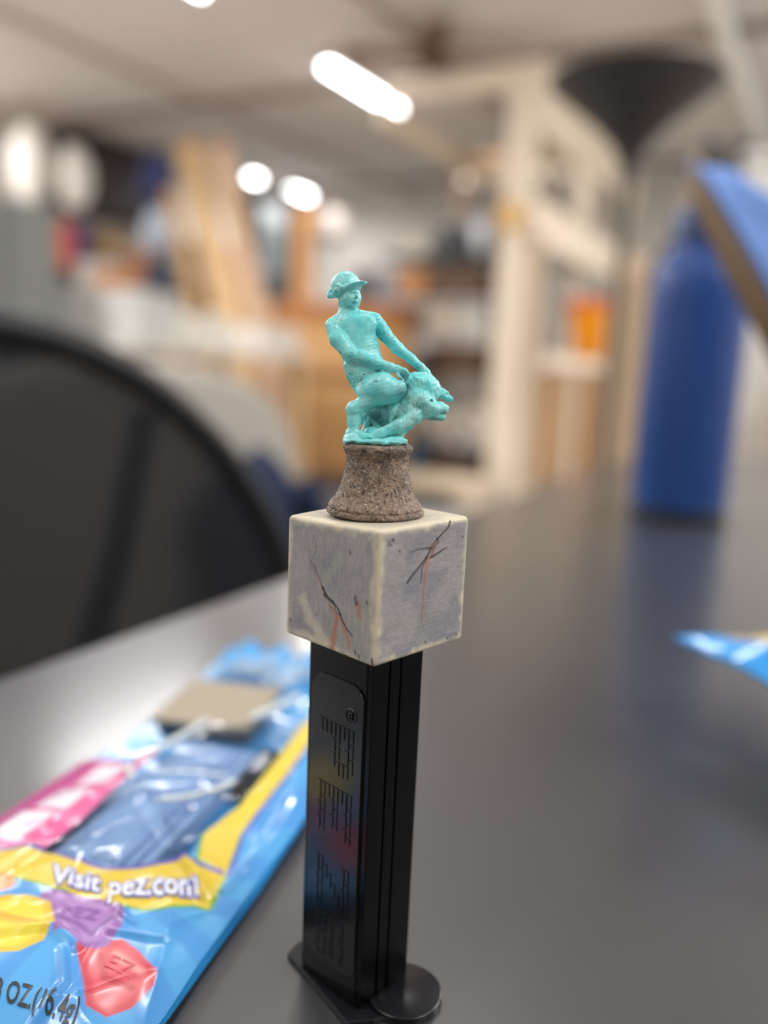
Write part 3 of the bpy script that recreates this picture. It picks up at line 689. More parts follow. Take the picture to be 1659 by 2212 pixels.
d2, _ = seg_d(s_, t_, [(1, -36.6), (8, -36.6), (13.3, -38.4)]); c = mixc(c, lin('#713a8c'), (.8-d2)/.5)
d2, _ = seg_d(s_, t_, [(13.9, -32), (13.3, -38.6)]); c = mixc(c, lin('#713a8c'), (.9-d2)/.5)
candy([(-24, -38), (-13.1, -36.0), (-8.1, -33.2), (-1.4, -33.5), (3.6, -38.4), (5.4, -44.1), (3.0, -48.9), (-4, -53), (-16, -56), (-26, -50)], '#d0b008', '#decb30', '#dca820', [(-14, -42), (-1, -41.5)])
d2, _ = seg_d(s_, t_, [(-12, -41.2), (.5, -40)]); c = mixc(c, lin('#e0a010'), (.9-d2)/.5)
dd_ = np.hypot((s_+20)/7, (t_+32)/4.5); c = mixc(c, lin('#eb8a3c'), (1-dd_)*6); c = mixc(c, lin('#f6b98a'), (.7-dd_)*6)
half = .5+.5*np.sin(s_*PI*2/.75)*np.sin(t_*PI*2/.75); c = mixc(c, [1, 1, 1], half*.08)
clear = np.clip(-dw/.3, 0, 1)
zf = front_z(s_, t_)
P = np.stack([s_, t_, zf], 1)*mm
gf = np.array([[j*(nu+1)+i, j*(nu+1)+i+1, (j+1)*(nu+1)+i+1, (j+1)*(nu+1)+i] for j in range(nv) for i in range(nu)])
cen_s = s_[gf].mean(1); cen_t = t_[gf].mean(1)
gf = gf[cen_t < topline(cen_s)]
m_film = bpy.data.materials.new('printed_film'); m_film.use_nodes = True; nt = m_film.node_tree; b = nt.nodes['Principled BSDF']
at = nt.nodes.new('ShaderNodeAttribute'); at.attribute_name = 'paint'; nt.links.new(at.outputs['Color'], b.inputs['Base Color'])
b.inputs['Roughness'].default_value = .28; b.inputs['Coat Weight'].default_value = .35; b.inputs['Coat Roughness'].default_value = .1
tr = nt.nodes.new('ShaderNodeBsdfTransparent'); tr.inputs[0].default_value = (.99, .99, 1, 1); gl = nt.nodes.new('ShaderNodeBsdfGlossy'); gl.inputs['Roughness'].default_value = .12
fr = nt.nodes.new('ShaderNodeFresnel'); fr.inputs[0].default_value = 1.5; ms = nt.nodes.new('ShaderNodeMixShader')
nt.links.new(fr.outputs[0], ms.inputs[0]); nt.links.new(tr.outputs[0], ms.inputs[1]); nt.links.new(gl.outputs[0], ms.inputs[2])
ms2 = nt.nodes.new('ShaderNodeMixShader'); nt.links.new(at.outputs['Alpha'], ms2.inputs[0]); nt.links.new(ms.outputs[0], ms2.inputs[1]); nt.links.new(b.outputs[0], ms2.inputs[2])
nt.links.new(ms2.outputs[0], nt.nodes['Material Output'].inputs[0])
fs = npmesh('front_sheet', P, gf, m_film, BAG)
setattr_color(fs, 'paint', np.concatenate([np.clip(c, 0, 1), (1-clear)[:, None]], 1)); fs['label'] = 'printed film with yellow banner, candy pictures and clear window'
# back sheet, blue inside/outside, longer than the front
m_back = mat('blue_film', '#3b9fe0', .3, var=.12, scale=60, coat=.3, bump=.3, bscale=120)
def back(u, v):
    t = -80+v*232; s0 = np.interp(t, [-80, 66, 152], [-50, -46, -53]); s1 = np.interp(t, [-80, -1, 66, 152], [37, 35.5, 31, -10]); s = s0*(1-u)+s1*u
    z = .35+.35*float(fnoise(np.array(s/8), np.array(t/8), 1, 5))
    if t > 105: z += (t-105)**1.5*.018*(1+.4*math.sin(s*.4))
    return (s*mm, t*mm, z*mm)
MB().grid(back, 60, 150).build('back_sheet', m_back, BAG, smooth=True)
# crumpled clear film at the open end
m_clear = bpy.data.materials.new('clear_film'); m_clear.use_nodes = True; nt = m_clear.node_tree; nt.nodes.remove(nt.nodes['Principled BSDF'])
tr = nt.nodes.new('ShaderNodeBsdfTransparent'); tr.inputs[0].default_value = (.86, .93, .93, 1); gl = nt.nodes.new('ShaderNodeBsdfGlossy'); gl.inputs['Roughness'].default_value = .15
df = nt.nodes.new('ShaderNodeBsdfDiffuse'); df.inputs[0].default_value = (.75, .85, .85, 1)
fr = nt.nodes.new('ShaderNodeFresnel'); fr.inputs[0].default_value = 1.6; ms = nt.nodes.new('ShaderNodeMixShader'); m0 = nt.nodes.new('ShaderNodeMixShader'); m0.inputs[0].default_value = .22
nt.links.new(tr.outputs[0], m0.inputs[1]); nt.links.new(df.outputs[0], m0.inputs[2])
nt.links.new(fr.outputs[0], ms.inputs[0]); nt.links.new(m0.outputs[0], ms.inputs[1]); nt.links.new(gl.outputs[0], ms.inputs[2]); nt.links.new(ms.outputs[0], nt.nodes['Material Output'].inputs[0])
def crump(u, v):
    s = -47+40*u+6*v; t = 112+26*v
    z = 3+6*float(fbm(np.array(u), np.array(v), 4, 9, 3))+3*math.sin(u*PI)
    return (s*mm, t*mm, z*mm)
MB().grid(crump, 50, 24).build('clear_flap', m_clear, BAG, smooth=False)
# rolled film edges that catch the light
m_edge = mat('frosted_film_edge', '#dfe6e4', .25, var=.05, coat=.6)
def edge(pts, r, dz=0.6):
    q = []
    P_ = [Vector(p) for p in pts]
    for i in range(len(P_)-1):
        for k in range(6): q.append(P_[i].lerp(P_[i+1], k/6))
    q.append(P_[-1])
    MB().tube([(p.x*mm, p.y*mm, (float(front_z(np.array([p.x]), np.array([p.y]))[0])+dz)*mm) for p in q], [r*mm*(.6 if i in (0, len(q)-1) else 1) for i in range(len(q))], 8).build('rolled_edge', m_edge, BAG, smooth=True)
edge([(-23.9, 33), (-20.5, 48), (-16.6, 65.5)], 1.1); edge([(-3.4, 72), (0, 85), (3.9, 100)], 1.3)
edge([(-23.4, 31), (-22, 26), (-16.8, 21.9)], .9); edge([(-2.6, 13.2), (3.4, 17), (8.6, 23.5), (11.5, 32.3)], .8); edge([(-12, 26), (-.5, 31.4), (7.8, 33.4)], .5)
# draped printing
def drape(txt, quad, name, m, lift, off=0.0, shear=0):
    V, F = font_mesh(txt, 1.0, off, 3)
    V0, _ = font_mesh(txt, 1.0, 0.0, 1); lo = V0.min(0); hi = V0.max(0)
    base = lo[1] if not any(ch in 'pq(' for ch in txt) else lo[1]
    u = (V[:, 0]-lo[0])/(hi[0]-lo[0]); v = (V[:, 1])/(.72)
    BL, BR, TL, TR = [np.array(q_) for q_ in quad]
    P = (np.outer((1-u)*(1-v), BL)+np.outer(u*(1-v), BR)+np.outer((1-u)*v, TL)+np.outer(u*v, TR))
    z = front_z(P[:, 0], P[:, 1])+lift
    q = MB(); q.v = [(a*mm, b2*mm, c2*mm) for a, b2, c2 in zip(P[:, 0], P[:, 1], z)]; q.f = F
    return q.build(name, m, fs)
m_tw = mat('print_white', '#f1f3f8', .35, var=.02); m_tb = mat('print_blue', '#4d58b4', .35, var=.05); m_tk = mat('print_black', '#22242a', .35)
for txt, qd in (('Visit', [(-6.4, -27.4), (6.2, -26.0), (-10.4, -20.9), (2.8, -20.6)]), ('pez.com', [(9.2, -26.6), (26.3, -15.4), (5.2, -20.0), (21.8, -8.8)])):
    drape(txt, qd, 'print_outline', m_tb, .22, .075); drape(txt, qd, 'print_lettering', m_tw, .34, .016)
drape('.58 OZ.(16.4g)', [(5.0, -61.2), (24.7, -59.2), (2.0, -57.0), (22.7, -53.6)], 'print_lettering', m_tk, .25, .012)
drape('PEZ', [(3.6, -35.9), (11.5, -34.1), (1.6, -33.0), (10.3, -30.9)], 'print_lettering', mat('print_purple', '#8c5aa6', .4), .2, .0)
drape('EZ', [(20.9, -44.4), (27.3, -44.2), (20.6, -40.8), (26.0, -40.4)], 'print_lettering', mat('print_red', '#cf5560', .4), .2, .0)
# contents: periwinkle dispenser body, beige block
m_peri = mat('periwinkle_plastic', '#acd2ff', .3, var=.04, scale=30)
e = empty('blue_dispenser', tuple(BAG.matrix_basis @ Vector((-7*mm, 12*mm, 1.2*mm))), BA+.03, 'light blue unopened dispenser lying inside the candy bag window', 'dispenser')
Bx(-11.5*mm, 15*mm, -36*mm, 44*mm, 0, 6.0*mm).build('stem', m_peri, e, bevel=.0008)
for x in (8.2, 11.6): Bx(x*mm, (x+.9)*mm, -36*mm, 42*mm, 6.0*mm, 6.5*mm).build('rail', mat('deep_blue_plastic', '#7d9ad6', .35), e, bevel=.0003)
Bx(-7.5*mm, 6*mm, -30*mm, 36*mm, 6.0*mm, 6.4*mm).build('panel', m_peri, e, bevel=.0002)
e = empty('beige_block', tuple(BAG.matrix_basis @ Vector((-21*mm, 87*mm, 1.3*mm))), BA+.12, 'flat beige block at the open end of the candy bag', 'block')
Bx(-21*mm, 16*mm, -20*mm, 20*mm, 4.6*mm, 7*mm).build('top', mat('beige_plastic', '#9c907c', .5), e, bevel=.0012)
Bx(-19*mm, 14*mm, -18*mm, 18*mm, 0, 4.6*mm).build('underside', mat('slate_plastic', '#53535a', .4), e, bevel=.001)
e = empty('black_clip', tuple(BAG.matrix_basis @ Vector((9.5*mm, 52*mm, 1.3*mm))), BA+.1, 'small black and white plastic piece beside the beige block in the bag', 'plastic piece')
Bx(-3*mm, 4*mm, -16*mm, 12*mm, 0, 4.2*mm).build('body', m_blk2, e, bevel=.001)
Bx(-1.6*mm, 2*mm, -5*mm, 6*mm, 4.2*mm, 5.6*mm).build('button', m_tw, e, bevel=.001)

# ------------------------------------------------------------ second bag, right, one corner lifted
B2 = empty('candy_bag', (0, 0, 0), 0, 'blue candy bag with a raised corner at the right edge of the table', 'bag')
def bag2(u, v, top):
    # u from the free corner tip to the right, v across
    tip = Vector((-.046, .332, .783)); a = tip.lerp(Vector((.13, .235, .765)), u); c_ = tip.lerp(Vector((.11, .47, .757)), u)
    p = a.lerp(c_, v); bulge = math.sin(PI*min(1, v))*min(1, u*4)*(1-max(0, u-.7)/.3)
    f = .012*bulge*(1 if top else -.15)+(.0012 if top else 0)*(1 if 0 < u < 1 and 0 < v < 1 else .4)
    n_ = mnoise.noise(p*60)*.003*min(1, u*5)*(1 if 0 < v < 1 else .3)
    return p+Vector((0, 0, f+n_))
b2 = MB().grid(lambda u, v: bag2(u, v, True), 70, 50).build('front_sheet', mat('bag_print_right', '#4aa3e6', .18, var=.2, scale=40, coat=.2), B2, smooth=True)
MB().grid(lambda u, v: bag2(u, v, False), 40, 30).build('back_sheet', m_back, B2, smooth=True)
m2 = MATS['bag_print_right']; nt = m2.node_tree; b = nt.nodes['Principled BSDF']
tc = nt.nodes.new('ShaderNodeTexCoord')
n, r = ramp(nt, 55, 1, [(.38, '#2c8bd4'), (.47, '#c8553a'), (.53, '#9a5a98'), (.6, '#d8c080')])
gr = nt.nodes.new('ShaderNodeSeparateXYZ'); nt.links.new(tc.outputs['Object'], gr.inputs[0])
# printed pictures only well inside the sheet: blue margin along its near edge
vadd = nt.nodes.new('ShaderNodeMath'); vadd.operation = 'MULTIPLY_ADD'; vadd.inputs[1].default_value = .55; nt.links.new(gr.outputs[0], vadd.inputs[0]); nt.links.new(gr.outputs[1], vadd.inputs[2])
mr = nt.nodes.new('ShaderNodeMapRange'); mr.inputs[1].default_value = .318; mr.inputs[2].default_value = .323; nt.links.new(vadd.outputs[0], mr.inputs[0])
mx = nt.nodes.new('ShaderNodeMix'); mx.data_type = 'RGBA'; mx.inputs[6].default_value = (*lin('#3c9be4'), 1)
nt.links.new(mr.outputs[0], mx.inputs[0]); nt.links.new(r.outputs[0], mx.inputs[7]); nt.links.new(mx.outputs[2], b.inputs['Base Color'])

# ------------------------------------------------------------ blue bottle with cap on it
m_blue = mat('blue_powder_coat', '#23498c', .42, var=.06, scale=200, spec=.4)
BT = empty('water_bottle', (-.128, .851, .75), 0, 'tall royal blue insulated water bottle standing on the black table', 'bottle')
MB().lathe([(.040, 0), (.0445, .004), (.0455, .010), (.0455, .205), (.0450, .218), (.042, .232), (.036, .243), (.031, .248), (.029, .252), (.029, .256), (0.001, .256)], 48).build('body', m_blue, BT, smooth=True)
MB().lathe([(.0395, .0), (.0456, .0005), (.0466, .003), (.0466, .0095), (.0458, .0102)], 48, cap=False).build('boot', mat('black_rubber', '#1e2430', .5), BT, smooth=True)
m_lid = mat('dark_blue_plastic', '#24406e', .4, var=.05)
MB().lathe([(.0285, .256), (.031, .2565), (.031, .281), (.029, .286), (.002, .287)], 40).build('lid', m_lid, BT, smooth=True)
pts = [(.031*math.cos(a)*1.02, 0.0, .272+.020*math.sin(a)) for a in [PI*k/14 for k in range(15)]]
MB().tube(pts, .0042, 8).build('handle', mat('black_rubber', '#1e2430', .5), BT, smooth=True)
MB().tube([(-.0325, 0, .262), (-.046, -.010, .235), (-.044, -.016, .222)], .0022, 8).build('strap', m_lid, BT, smooth=True)
# cap: blue crown, tan visor; axes built from a tilted frame
rh = Vector((.877, .479, 0)).normalized(); dh = Vector((-.479, .877, 0)).normalized(); zz = Vector((0, 0, 1))
cx_ = (-rh*.556+zz*.83); cz_ = (rh*.83+zz*.556); tl = -.30
cz2 = (cz_*math.cos(tl)+dh*math.sin(tl)).normalized(); cy_ = cz2.cross(cx_).normalized()
RC_ = Matrix((cx_, cy_, cz2)).transposed().to_4x4()
CAPC = Vector((-.0857, .6855, .9873))+Vector((.877, .479, 0))*.018+Vector((0, 0, -.030))
CAP = bpy.data.objects.new('baseball_cap', None); COL.objects.link(CAP); RC_.translation = CAPC; CAP.matrix_world = RC_
tag(CAP, 'denim blue fabric cap with a tan visor leaning over the blue bottle', 'cap')
m_denim = mat('denim', '#6b8fd0', .85, var=.14, scale=25, bump=.4, bscale=900)
def crown(u, v):
    a = 2*PI*u; q_ = 1-v*.999
    rx, ry, rz = .095, .080, .058
    f = 1+.012*abs(math.sin(a*3)); w = mnoise.noise(Vector((math.cos(a)*2, math.sin(a)*2, v*3)))*.006
    w *= min(1, v*5); return ((rx*q_*f+w)*math.cos(a), (ry*q_*f+w)*math.sin(a), rz*(1-q_**1.6)+w)
MB().grid(crown, 72, 24).build('crown', m_denim, CAP, smooth=True, solid=.0016)
MB().grid(lambda u, v: (.0965*math.cos(2*PI*u), .0815*math.sin(2*PI*u), -.004+.006*v), 72, 3).build('band', mat('denim_dark', '#456299', .85, var=.1, scale=25), CAP, smooth=True, solid=.0014)
m_tan = mat('tan_leather', '#6e583c', .6, var=.12, scale=20)
def visor(u, v):
    sg = 1 if cy_.dot(dh) < 0 else -1; a = sg*(PI/2+(u-.5)*2.6)+(.0); L = v*.018*max(0, math.cos((u-.5)*PI))**.6
    return ((.0975+L*.3)*math.cos(a), (.0825+L*.3)*math.sin(a), -.002-L*.95)
MB().grid(visor, 48, 10).build('visor', m_tan, CAP, smooth=True, solid=.0022)
MB().lathe([(.007, 0), (.006, .003), (.002, .0045), (0.0005, .0048)], 16, c=(0, 0, .0575)).build('button', m_denim, CAP, smooth=True)

HS = empty('hat_stand', (.075, .74, .75), 0, 'small black desk stand behind the right edge holding the denim cap', 'stand')
MB().lathe([(.05, 0), (.05, .006), (.01, .012)], 32).build('base', m_pole0 := mat('stand_black', '#1a1a1d', .45), HS, smooth=True)
MB().tube([(0, 0, .01), (0, 0, .285)], .005, 10).build('pole', m_pole0, HS, smooth=True)
pe = RC_ @ Vector((0, 0, .048))-Vector((.075, .74, .75)); MB().tube([(0, 0, .283), (pe.x*.5, pe.y*.5, .29), tuple(pe)], .004, 10).build('arm', m_pole0, HS, smooth=True)

# ------------------------------------------------------------ black torchiere floor lamp
FL = empty('floor_lamp', (-.458, 1.9, 0), 0, 'black torchiere floor lamp with wide bowl shade behind the bottle', 'lamp')
m_lblk = mat('lamp_black', '#35312f', .45, var=.06)
MB().lathe([(.13, 0), (.13, .012), (.11, .022), (.02, .03)], 40).build('base', m_lblk, FL, smooth=True)
MB().tube([(0, 0, .028), (0, 0, 1.34)], .011, 14).build('pole', m_lblk, FL, smooth=True)
MB().lathe([(.022, 1.325), (.028, 1.345), (.045, 1.37), (.085, 1.41), (.135, 1.45), (.180, 1.485), (.183, 1.492), (.178, 1.491), (.13, 1.456), (.08, 1.417), (.03, 1.376), (.001, 1.37)], 56).build('shade', m_lblk, FL, smooth=True)
MB().lathe([(.014, 1.29), (.02, 1.295), (.02, 1.325), (.014, 1.33)], 20).build('switch_collar', m_lblk, FL, smooth=True)

# ------------------------------------------------------------ chairs left of the table
m_mesh = bpy.data.materials.new('chair_mesh_fabric'); m_mesh.use_nodes = True; nt = m_mesh.node_tree; b = nt.nodes['Principled BSDF']
b.inputs['Base Color'].default_value = (.008, .009, .011, 1); b.inputs['Roughness'].default_value = .8; b.inputs['Specular IOR Level'].default_value = .2
tr = nt.nodes.new('ShaderNodeBsdfTransparent'); ms = nt.nodes.new('ShaderNodeMixShader')
tc = nt.nodes.new('ShaderNodeTexCoord'); ck = nt.nodes.new('ShaderNodeTexWave'); ck.inputs['Scale'].default_value = 160; ck.bands_direction = 'DIAGONAL'
nt.links.new(tc.outputs['Object'], ck.inputs['Vector'])
mr = nt.nodes.new('ShaderNodeMapRange'); mr.inputs[3].default_value = .90; mr.inputs[4].default_value = .98; nt.links.new(ck.outputs['Fac'], mr.inputs[0])
nt.links.new(mr.outputs[0], ms.inputs[0]); nt.links.new(tr.outputs[0], ms.inputs[1]); nt.links.new(b.outputs[0], ms.inputs[2]); nt.links.new(ms.outputs[0], nt.nodes['Material Output'].inputs[0])
m_cf = mat('chair_frame_black', '#0e0f12', .5, var=.05)
CH = empty('office_chair', (-.635, .378, 0), 0, 'black mesh-back office chair drawn up to the left side of the table', 'chair')
def backp(y, z):        # y across, z up in local; leans away with height
    return Vector((.10-.0*abs(y)+.12*y*y-.12*(z-.6), y, z))
outline = []
for k in range(60):
    a = 2*PI*k/60; cx2 = math.cos(a); sz = math.sin(a)
    ex = .96; y = .40*math.copysign(abs(cx2)**ex, cx2); z = .5+(.405 if sz > 0 else .07)*math.copysign(abs(sz)**ex, sz)
    outline.append((y, z))
MB().tube([backp(y, z) for y, z in outline], .014, 10, closed=True).build('back_frame', m_cf, CH, smooth=True)
def mesh_fn(u, v):
    a = 2*PI*u; ex = .96; cx2 = math.cos(a); sz = math.sin(a)
    y = .40*math.copysign(abs(cx2)**ex, cx2)*v; z = .5+(.405 if sz > 0 else .07)*math.copysign(abs(sz)**ex, sz)*v
    return backp(y, z)
MB().grid(mesh_fn, 60, 10).build('mesh_back', m_mesh, CH, smooth=True)
for pts in ([backp(.21, .83)+Vector((-.02, 0, 0)), backp(.17, .70)+Vector((-.03, 0, 0)), backp(.10, .55)+Vector((-.04, 0, 0)), backp(.02, .40)+Vector((-.05, 0, 0)), Vector((.0, 0, .42))],
            [backp(-.21, .83)+Vector((-.02, 0, 0)), backp(-.17, .70)+Vector((-.03, 0, 0)), backp(-.10, .55)+Vector((-.04, 0, 0)), backp(-.02, .40)+Vector((-.05, 0, 0)), Vector((.0, 0, .42))]):
    MB().tube(pts, .014, 10).build('back_support', m_cf, CH, smooth=True)
MB().tube([backp(-.30, .50)+Vector((-.015, 0, 0)), backp(0, .48)+Vector((-.02, 0, 0)), backp(.30, .50)+Vector((-.015, 0, 0))], .018, 10).build('lumbar_bar', m_cf, CH, smooth=True)
MB().box(-.38, .08, -.24, .24, .40, .47).build('seat', mat('seat_fabric', '#202226', .9), CH, bevel=.03, seg=4)
MB().tube([(-.15, 0, .09), (-.15, 0, .405)], .028, 16).build('gas_lift', m_cf, CH, smooth=True)
for k in range(5):
    a = 2*PI*k/5+.3; d = Vector((math.cos(a), math.sin(a), 0))
    MB().tube([Vector((-.15, 0, .10)), Vector((-.15, 0, .075))+d*.30], [.024, .015], 10).build('base_leg', m_cf, CH, smooth=True)
    MB().lathe([(.027, -.012), (.027, .012)], 18, c=(0, 0, 0)).build('caster', m_cf, CH, smooth=True).matrix_local = Matrix.Translation(Vector((-.15, 0, .0275))+d*.29) @ Matrix.Rotation(a+PI/2, 4, 'Z') @ Matrix.Rotation(PI/2, 4, 'Y')
# light grey chair behind it
CG = empty('lounge_chair', (-1.30, 1.12, 0), 0, 'light grey rounded chair back behind the black mesh chair', 'chair')
m_lg = mat('light_grey_fabric', '#b5b0a8', .85, var=.06, scale=6, bump=.2)
P_ = []
for k in range(40):
    a = 2*PI*k/40; ex = .75; P_.append((.52*math.copysign(abs(math.cos(a))**ex, math.cos(a)), .56+.31*math.copysign(abs(math.sin(a))**ex, math.sin(a))))
MB().prism(P_, -.045, .045, Matrix(((0, 0, 1, .15), (1, 0, 0, 0), (0, 1, 0, 0), (0, 0, 0, 1)))).build('backrest', m_lg, CG, bevel=.03, seg=4)
MB().box(-.20, .10, -.30, .30, .34, .46).build('seat', m_lg, CG, bevel=.03, seg=3)
for x in (-.17, .05):
    for y in (-.26, .26): MB().tube([(x, y, .345), (x*1.05, y*1.1, 0)], [.018, .012], 10).build('leg', wood('leg_wood', '#8a6238'), CG, smooth=True)
# navy jacket over that chair's lower back
JK = empty('navy_jacket', (-1.045, 1.38, .60), 0, 'navy blue jacket hanging over the light grey chair', 'jacket')
def jk(u, v):
    a = 2*PI*u; r = .17+.035*math.sin(3*a+4*v)+.03*mnoise.noise(Vector((math.cos(a)*1.5, math.sin(a)*1.5, v*4)))
    sh = math.sin(PI*min(1, v*1.02+.02))**.45
    return (.05*math.sin(a)*sh+.01, .92*r*math.cos(a)*sh*(1.15-.2*v), -.26+.37*v)
MB().grid(jk, 48, 20).build('body', mat('navy_cloth', '#1f2c49', .85, var=.2, scale=10), JK, smooth=True)
MB().tube([(.05, .10, .02), (.075, .17, -.10), (.06, .20, -.25)], [.035, .04, .035], 12).build('sleeve', mat('navy_cloth', '#1f2c49', .85), JK, smooth=True)

# ------------------------------------------------------------ steel column near left
CO = empty('steel_column', (-1.66, 1.17, 0), 0, 'grey painted steel column at the left edge of the picture', 'column')
Bx(-.035, .035, -.035, .035, .012, 2.988).build('shaft', mat('grey_paint', '#9a9a96', .5), CO, bevel=.006)
Bx(-.09, .09, -.09, .09, 0, .012).build('base_plate', mat('grey_paint', '#9a9a96', .5), CO); Bx(-.09, .09, -.09, .09, 2.988, 2.9995).build('top_plate', mat('grey_paint', '#9a9a96', .5), CO)
# grey metal cabinet
GC = empty('metal_cabinet', (-3.35, 2.40, 0), 0, 'grey-green metal cabinet behind the black chair, at the far left', 'cabinet')
m_gc = mat('grey_green_metal', '#7b7f7b', .5, var=.06)
Bx(-.2, .2, -.28, .28, .06, 1.50).build('body', m_gc, GC, bevel=.006)
for y in (-.14, .14):
    d_ = Bx(.2001, .218, y-.133, y+.133, .09, 1.47).build('door', m_gc, GC, bevel=.004)
    Bx(.218, .24, y*.25-.008, y*.25+.008, .8, .95).build('handle', mat('dark_steel', '#3c3f42', .35, 1), d_)
for x in (-.17, .17):
    for y in (-.25, .25): Bx(x-.02, x+.02, y-.02, y+.02, 0, .06).build('foot', m_gc, GC)

# ------------------------------------------------------------ white workbenches with goods, left
def bench(x0, x1, y0, y1, h, label, col='#d9d5cd'):
    e = empty('workbench', ((x0+x1)/2, (y0+y1)/2, 0), 0, label, 'bench'); a, b_ = (x1-x0)/2, (y1-y0)/2
    Bx(-a, a, -b_, b_, h-.04, h).build('top', mat('bench_white'+col[1:], col, .6), e, bevel=.004)
    for sx in (-1, 1):
        for sy in (-1, 1): Bx(sx*(a-.05)-.03, sx*(a-.05)+.03, sy*(b_-.05)-.03, sy*(b_-.05)+.03, 0, h-.04).build('leg', wood('pine', '#d9b98a'), e)
    Bx(-a+.03, a-.03, -b_+.03, b_-.03, .28, .31).build('shelf', wood('pine', '#d9b98a'), e)
    return e
def crate(x, y, z, w, d, h, rz, col, name, label, cat, lid=True):
    e = empty(name, (x, y, z), rz, label, cat); m = mat(name+col[1:], col, .6, var=.08)
    Bx(-w/2, w/2, -d/2, d/2, 0, h*.88 if lid else h).build('body', m, e, bevel=min(w, d, h)*.05)
    if lid: Bx(-w/2-.004, w/2+.004, -d/2-.004, d/2+.004, h*.88, h).build('lid', mat(name+'lid'+col[1:], col, .5, var=.15), e, bevel=min(w, d, h)*.03)
    return e
bench(-3.75, -2.85, 2.75, 4.3, .93, 'white-topped workbench left behind the black mesh chair')
crate(-3.1, 3.02, .931, .42, .42, .24, .3, '#c9c8c4', 'storage_tub', 'white storage tub on the left workbench', 'tub')
crate(-3.25, 3.55, .931, .5, .36, .16, .1, '#d8d3c9', 'paper_pack', 'pale paper-wrapped pack on the left workbench', 'pack')
crate(-3.05, 4.02, .931, .40, .30, .13, -.2, '#dcd5cc', 'cloth_bundle', 'off-white folded bundle at the far end of the left workbench', 'bundle')
bench(-5.35, -4.55, 4.15, 5.03, 1.12, 'second long bench near the left wall below the hanging tools', '#bdb4a6')
crate(-4.77, 4.60, 1.121, .26, .2, .34, .2, '#a3682c', 'cardboard_carton', 'orange-brown carton on the second bench', 'box')
crate(-4.66, 4.92, 1.121, .20, .14, .20, 0, '#c75a55', 'red_tin', 'red tin beside the orange-brown carton', 'tin')
crate(-5.12, 4.80, 1.121, .3, .26, .44, .2, '#9a9490', 'grey_carton', 'pale grey carton left of the orange-brown carton', 'box')
# grey bag above, navy coat on a stand
CT = empty('coat_stand', (-5.02, 5.27, 0), 0, 'thin dark stand behind the second bench holding the navy coat', 'stand')

m_pole = mat('dark_steel_paint', '#2b2d33', .5)
MB().tube([(0, 0, .02), (0, 0, 2.5)], .018, 12).build('pole', m_pole, CT, smooth=True); MB().lathe([(.2, 0), (.2, .015), (.03, .03)], 28).build('base', m_pole, CT, smooth=True)
for a in (0, 2.1, 4.2): MB().tube([(0, 0, 2.46), (.10*math.cos(a), .10*math.sin(a), 2.47), (.13*math.cos(a), .13*math.sin(a), 2.53)], .009, 8).build('hook', m_pole, CT, smooth=True)
def sack(x, y, z0, z1, w, d, col, name, label, cat, seed, neck=.4):
    e = empty(name, (x, y, z0), .5, label, cat); Hh = z1-z0
    def f(u, v):
        a = 2*PI*u; pr = (math.sin(min(1, v*4)*PI/2)**.5)*(1-(1-neck)*max(0, (v-.55)/.45)**1.5)
        n_ = 1+.18*mnoise.noise(Vector((math.cos(a)*2+seed, math.sin(a)*2, v*3)))
        return (w/2*pr*n_*math.cos(a), d/2*pr*n_*math.sin(a), Hh*v)
    MB().grid(f, 32, 16).build('body', mat('cloth_'+col[1:], col, .85, var=.12, scale=8), e, smooth=True)
    MB().tube([(-.03, 0, Hh*.97), (0, 0, Hh*1.08), (.03, 0, Hh*.97)], .008, 8).build('loop', mat('cloth_'+col[1:], col, .85), e, smooth=True)
    return e
sack(-4.93, 5.16, 2.03, 2.42, .24, .16, '#1c2450', 'navy_coat', 'narrow navy coat hanging at the top of the dark stand', 'coat', 1, .35)
sack(-4.90, 5.18, 1.66, 2.0, .27, .18, '#9aa3b0', 'grey_bag', 'pale grey-blue bag hanging below the navy coat', 'bag', 5, .6)
sack(-4.90, 5.18, 1.25, 1.62, .27, .18, '#2d3442', 'slate_bag', 'dark slate bag hanging below the pale grey bag', 'bag', 9, .6)

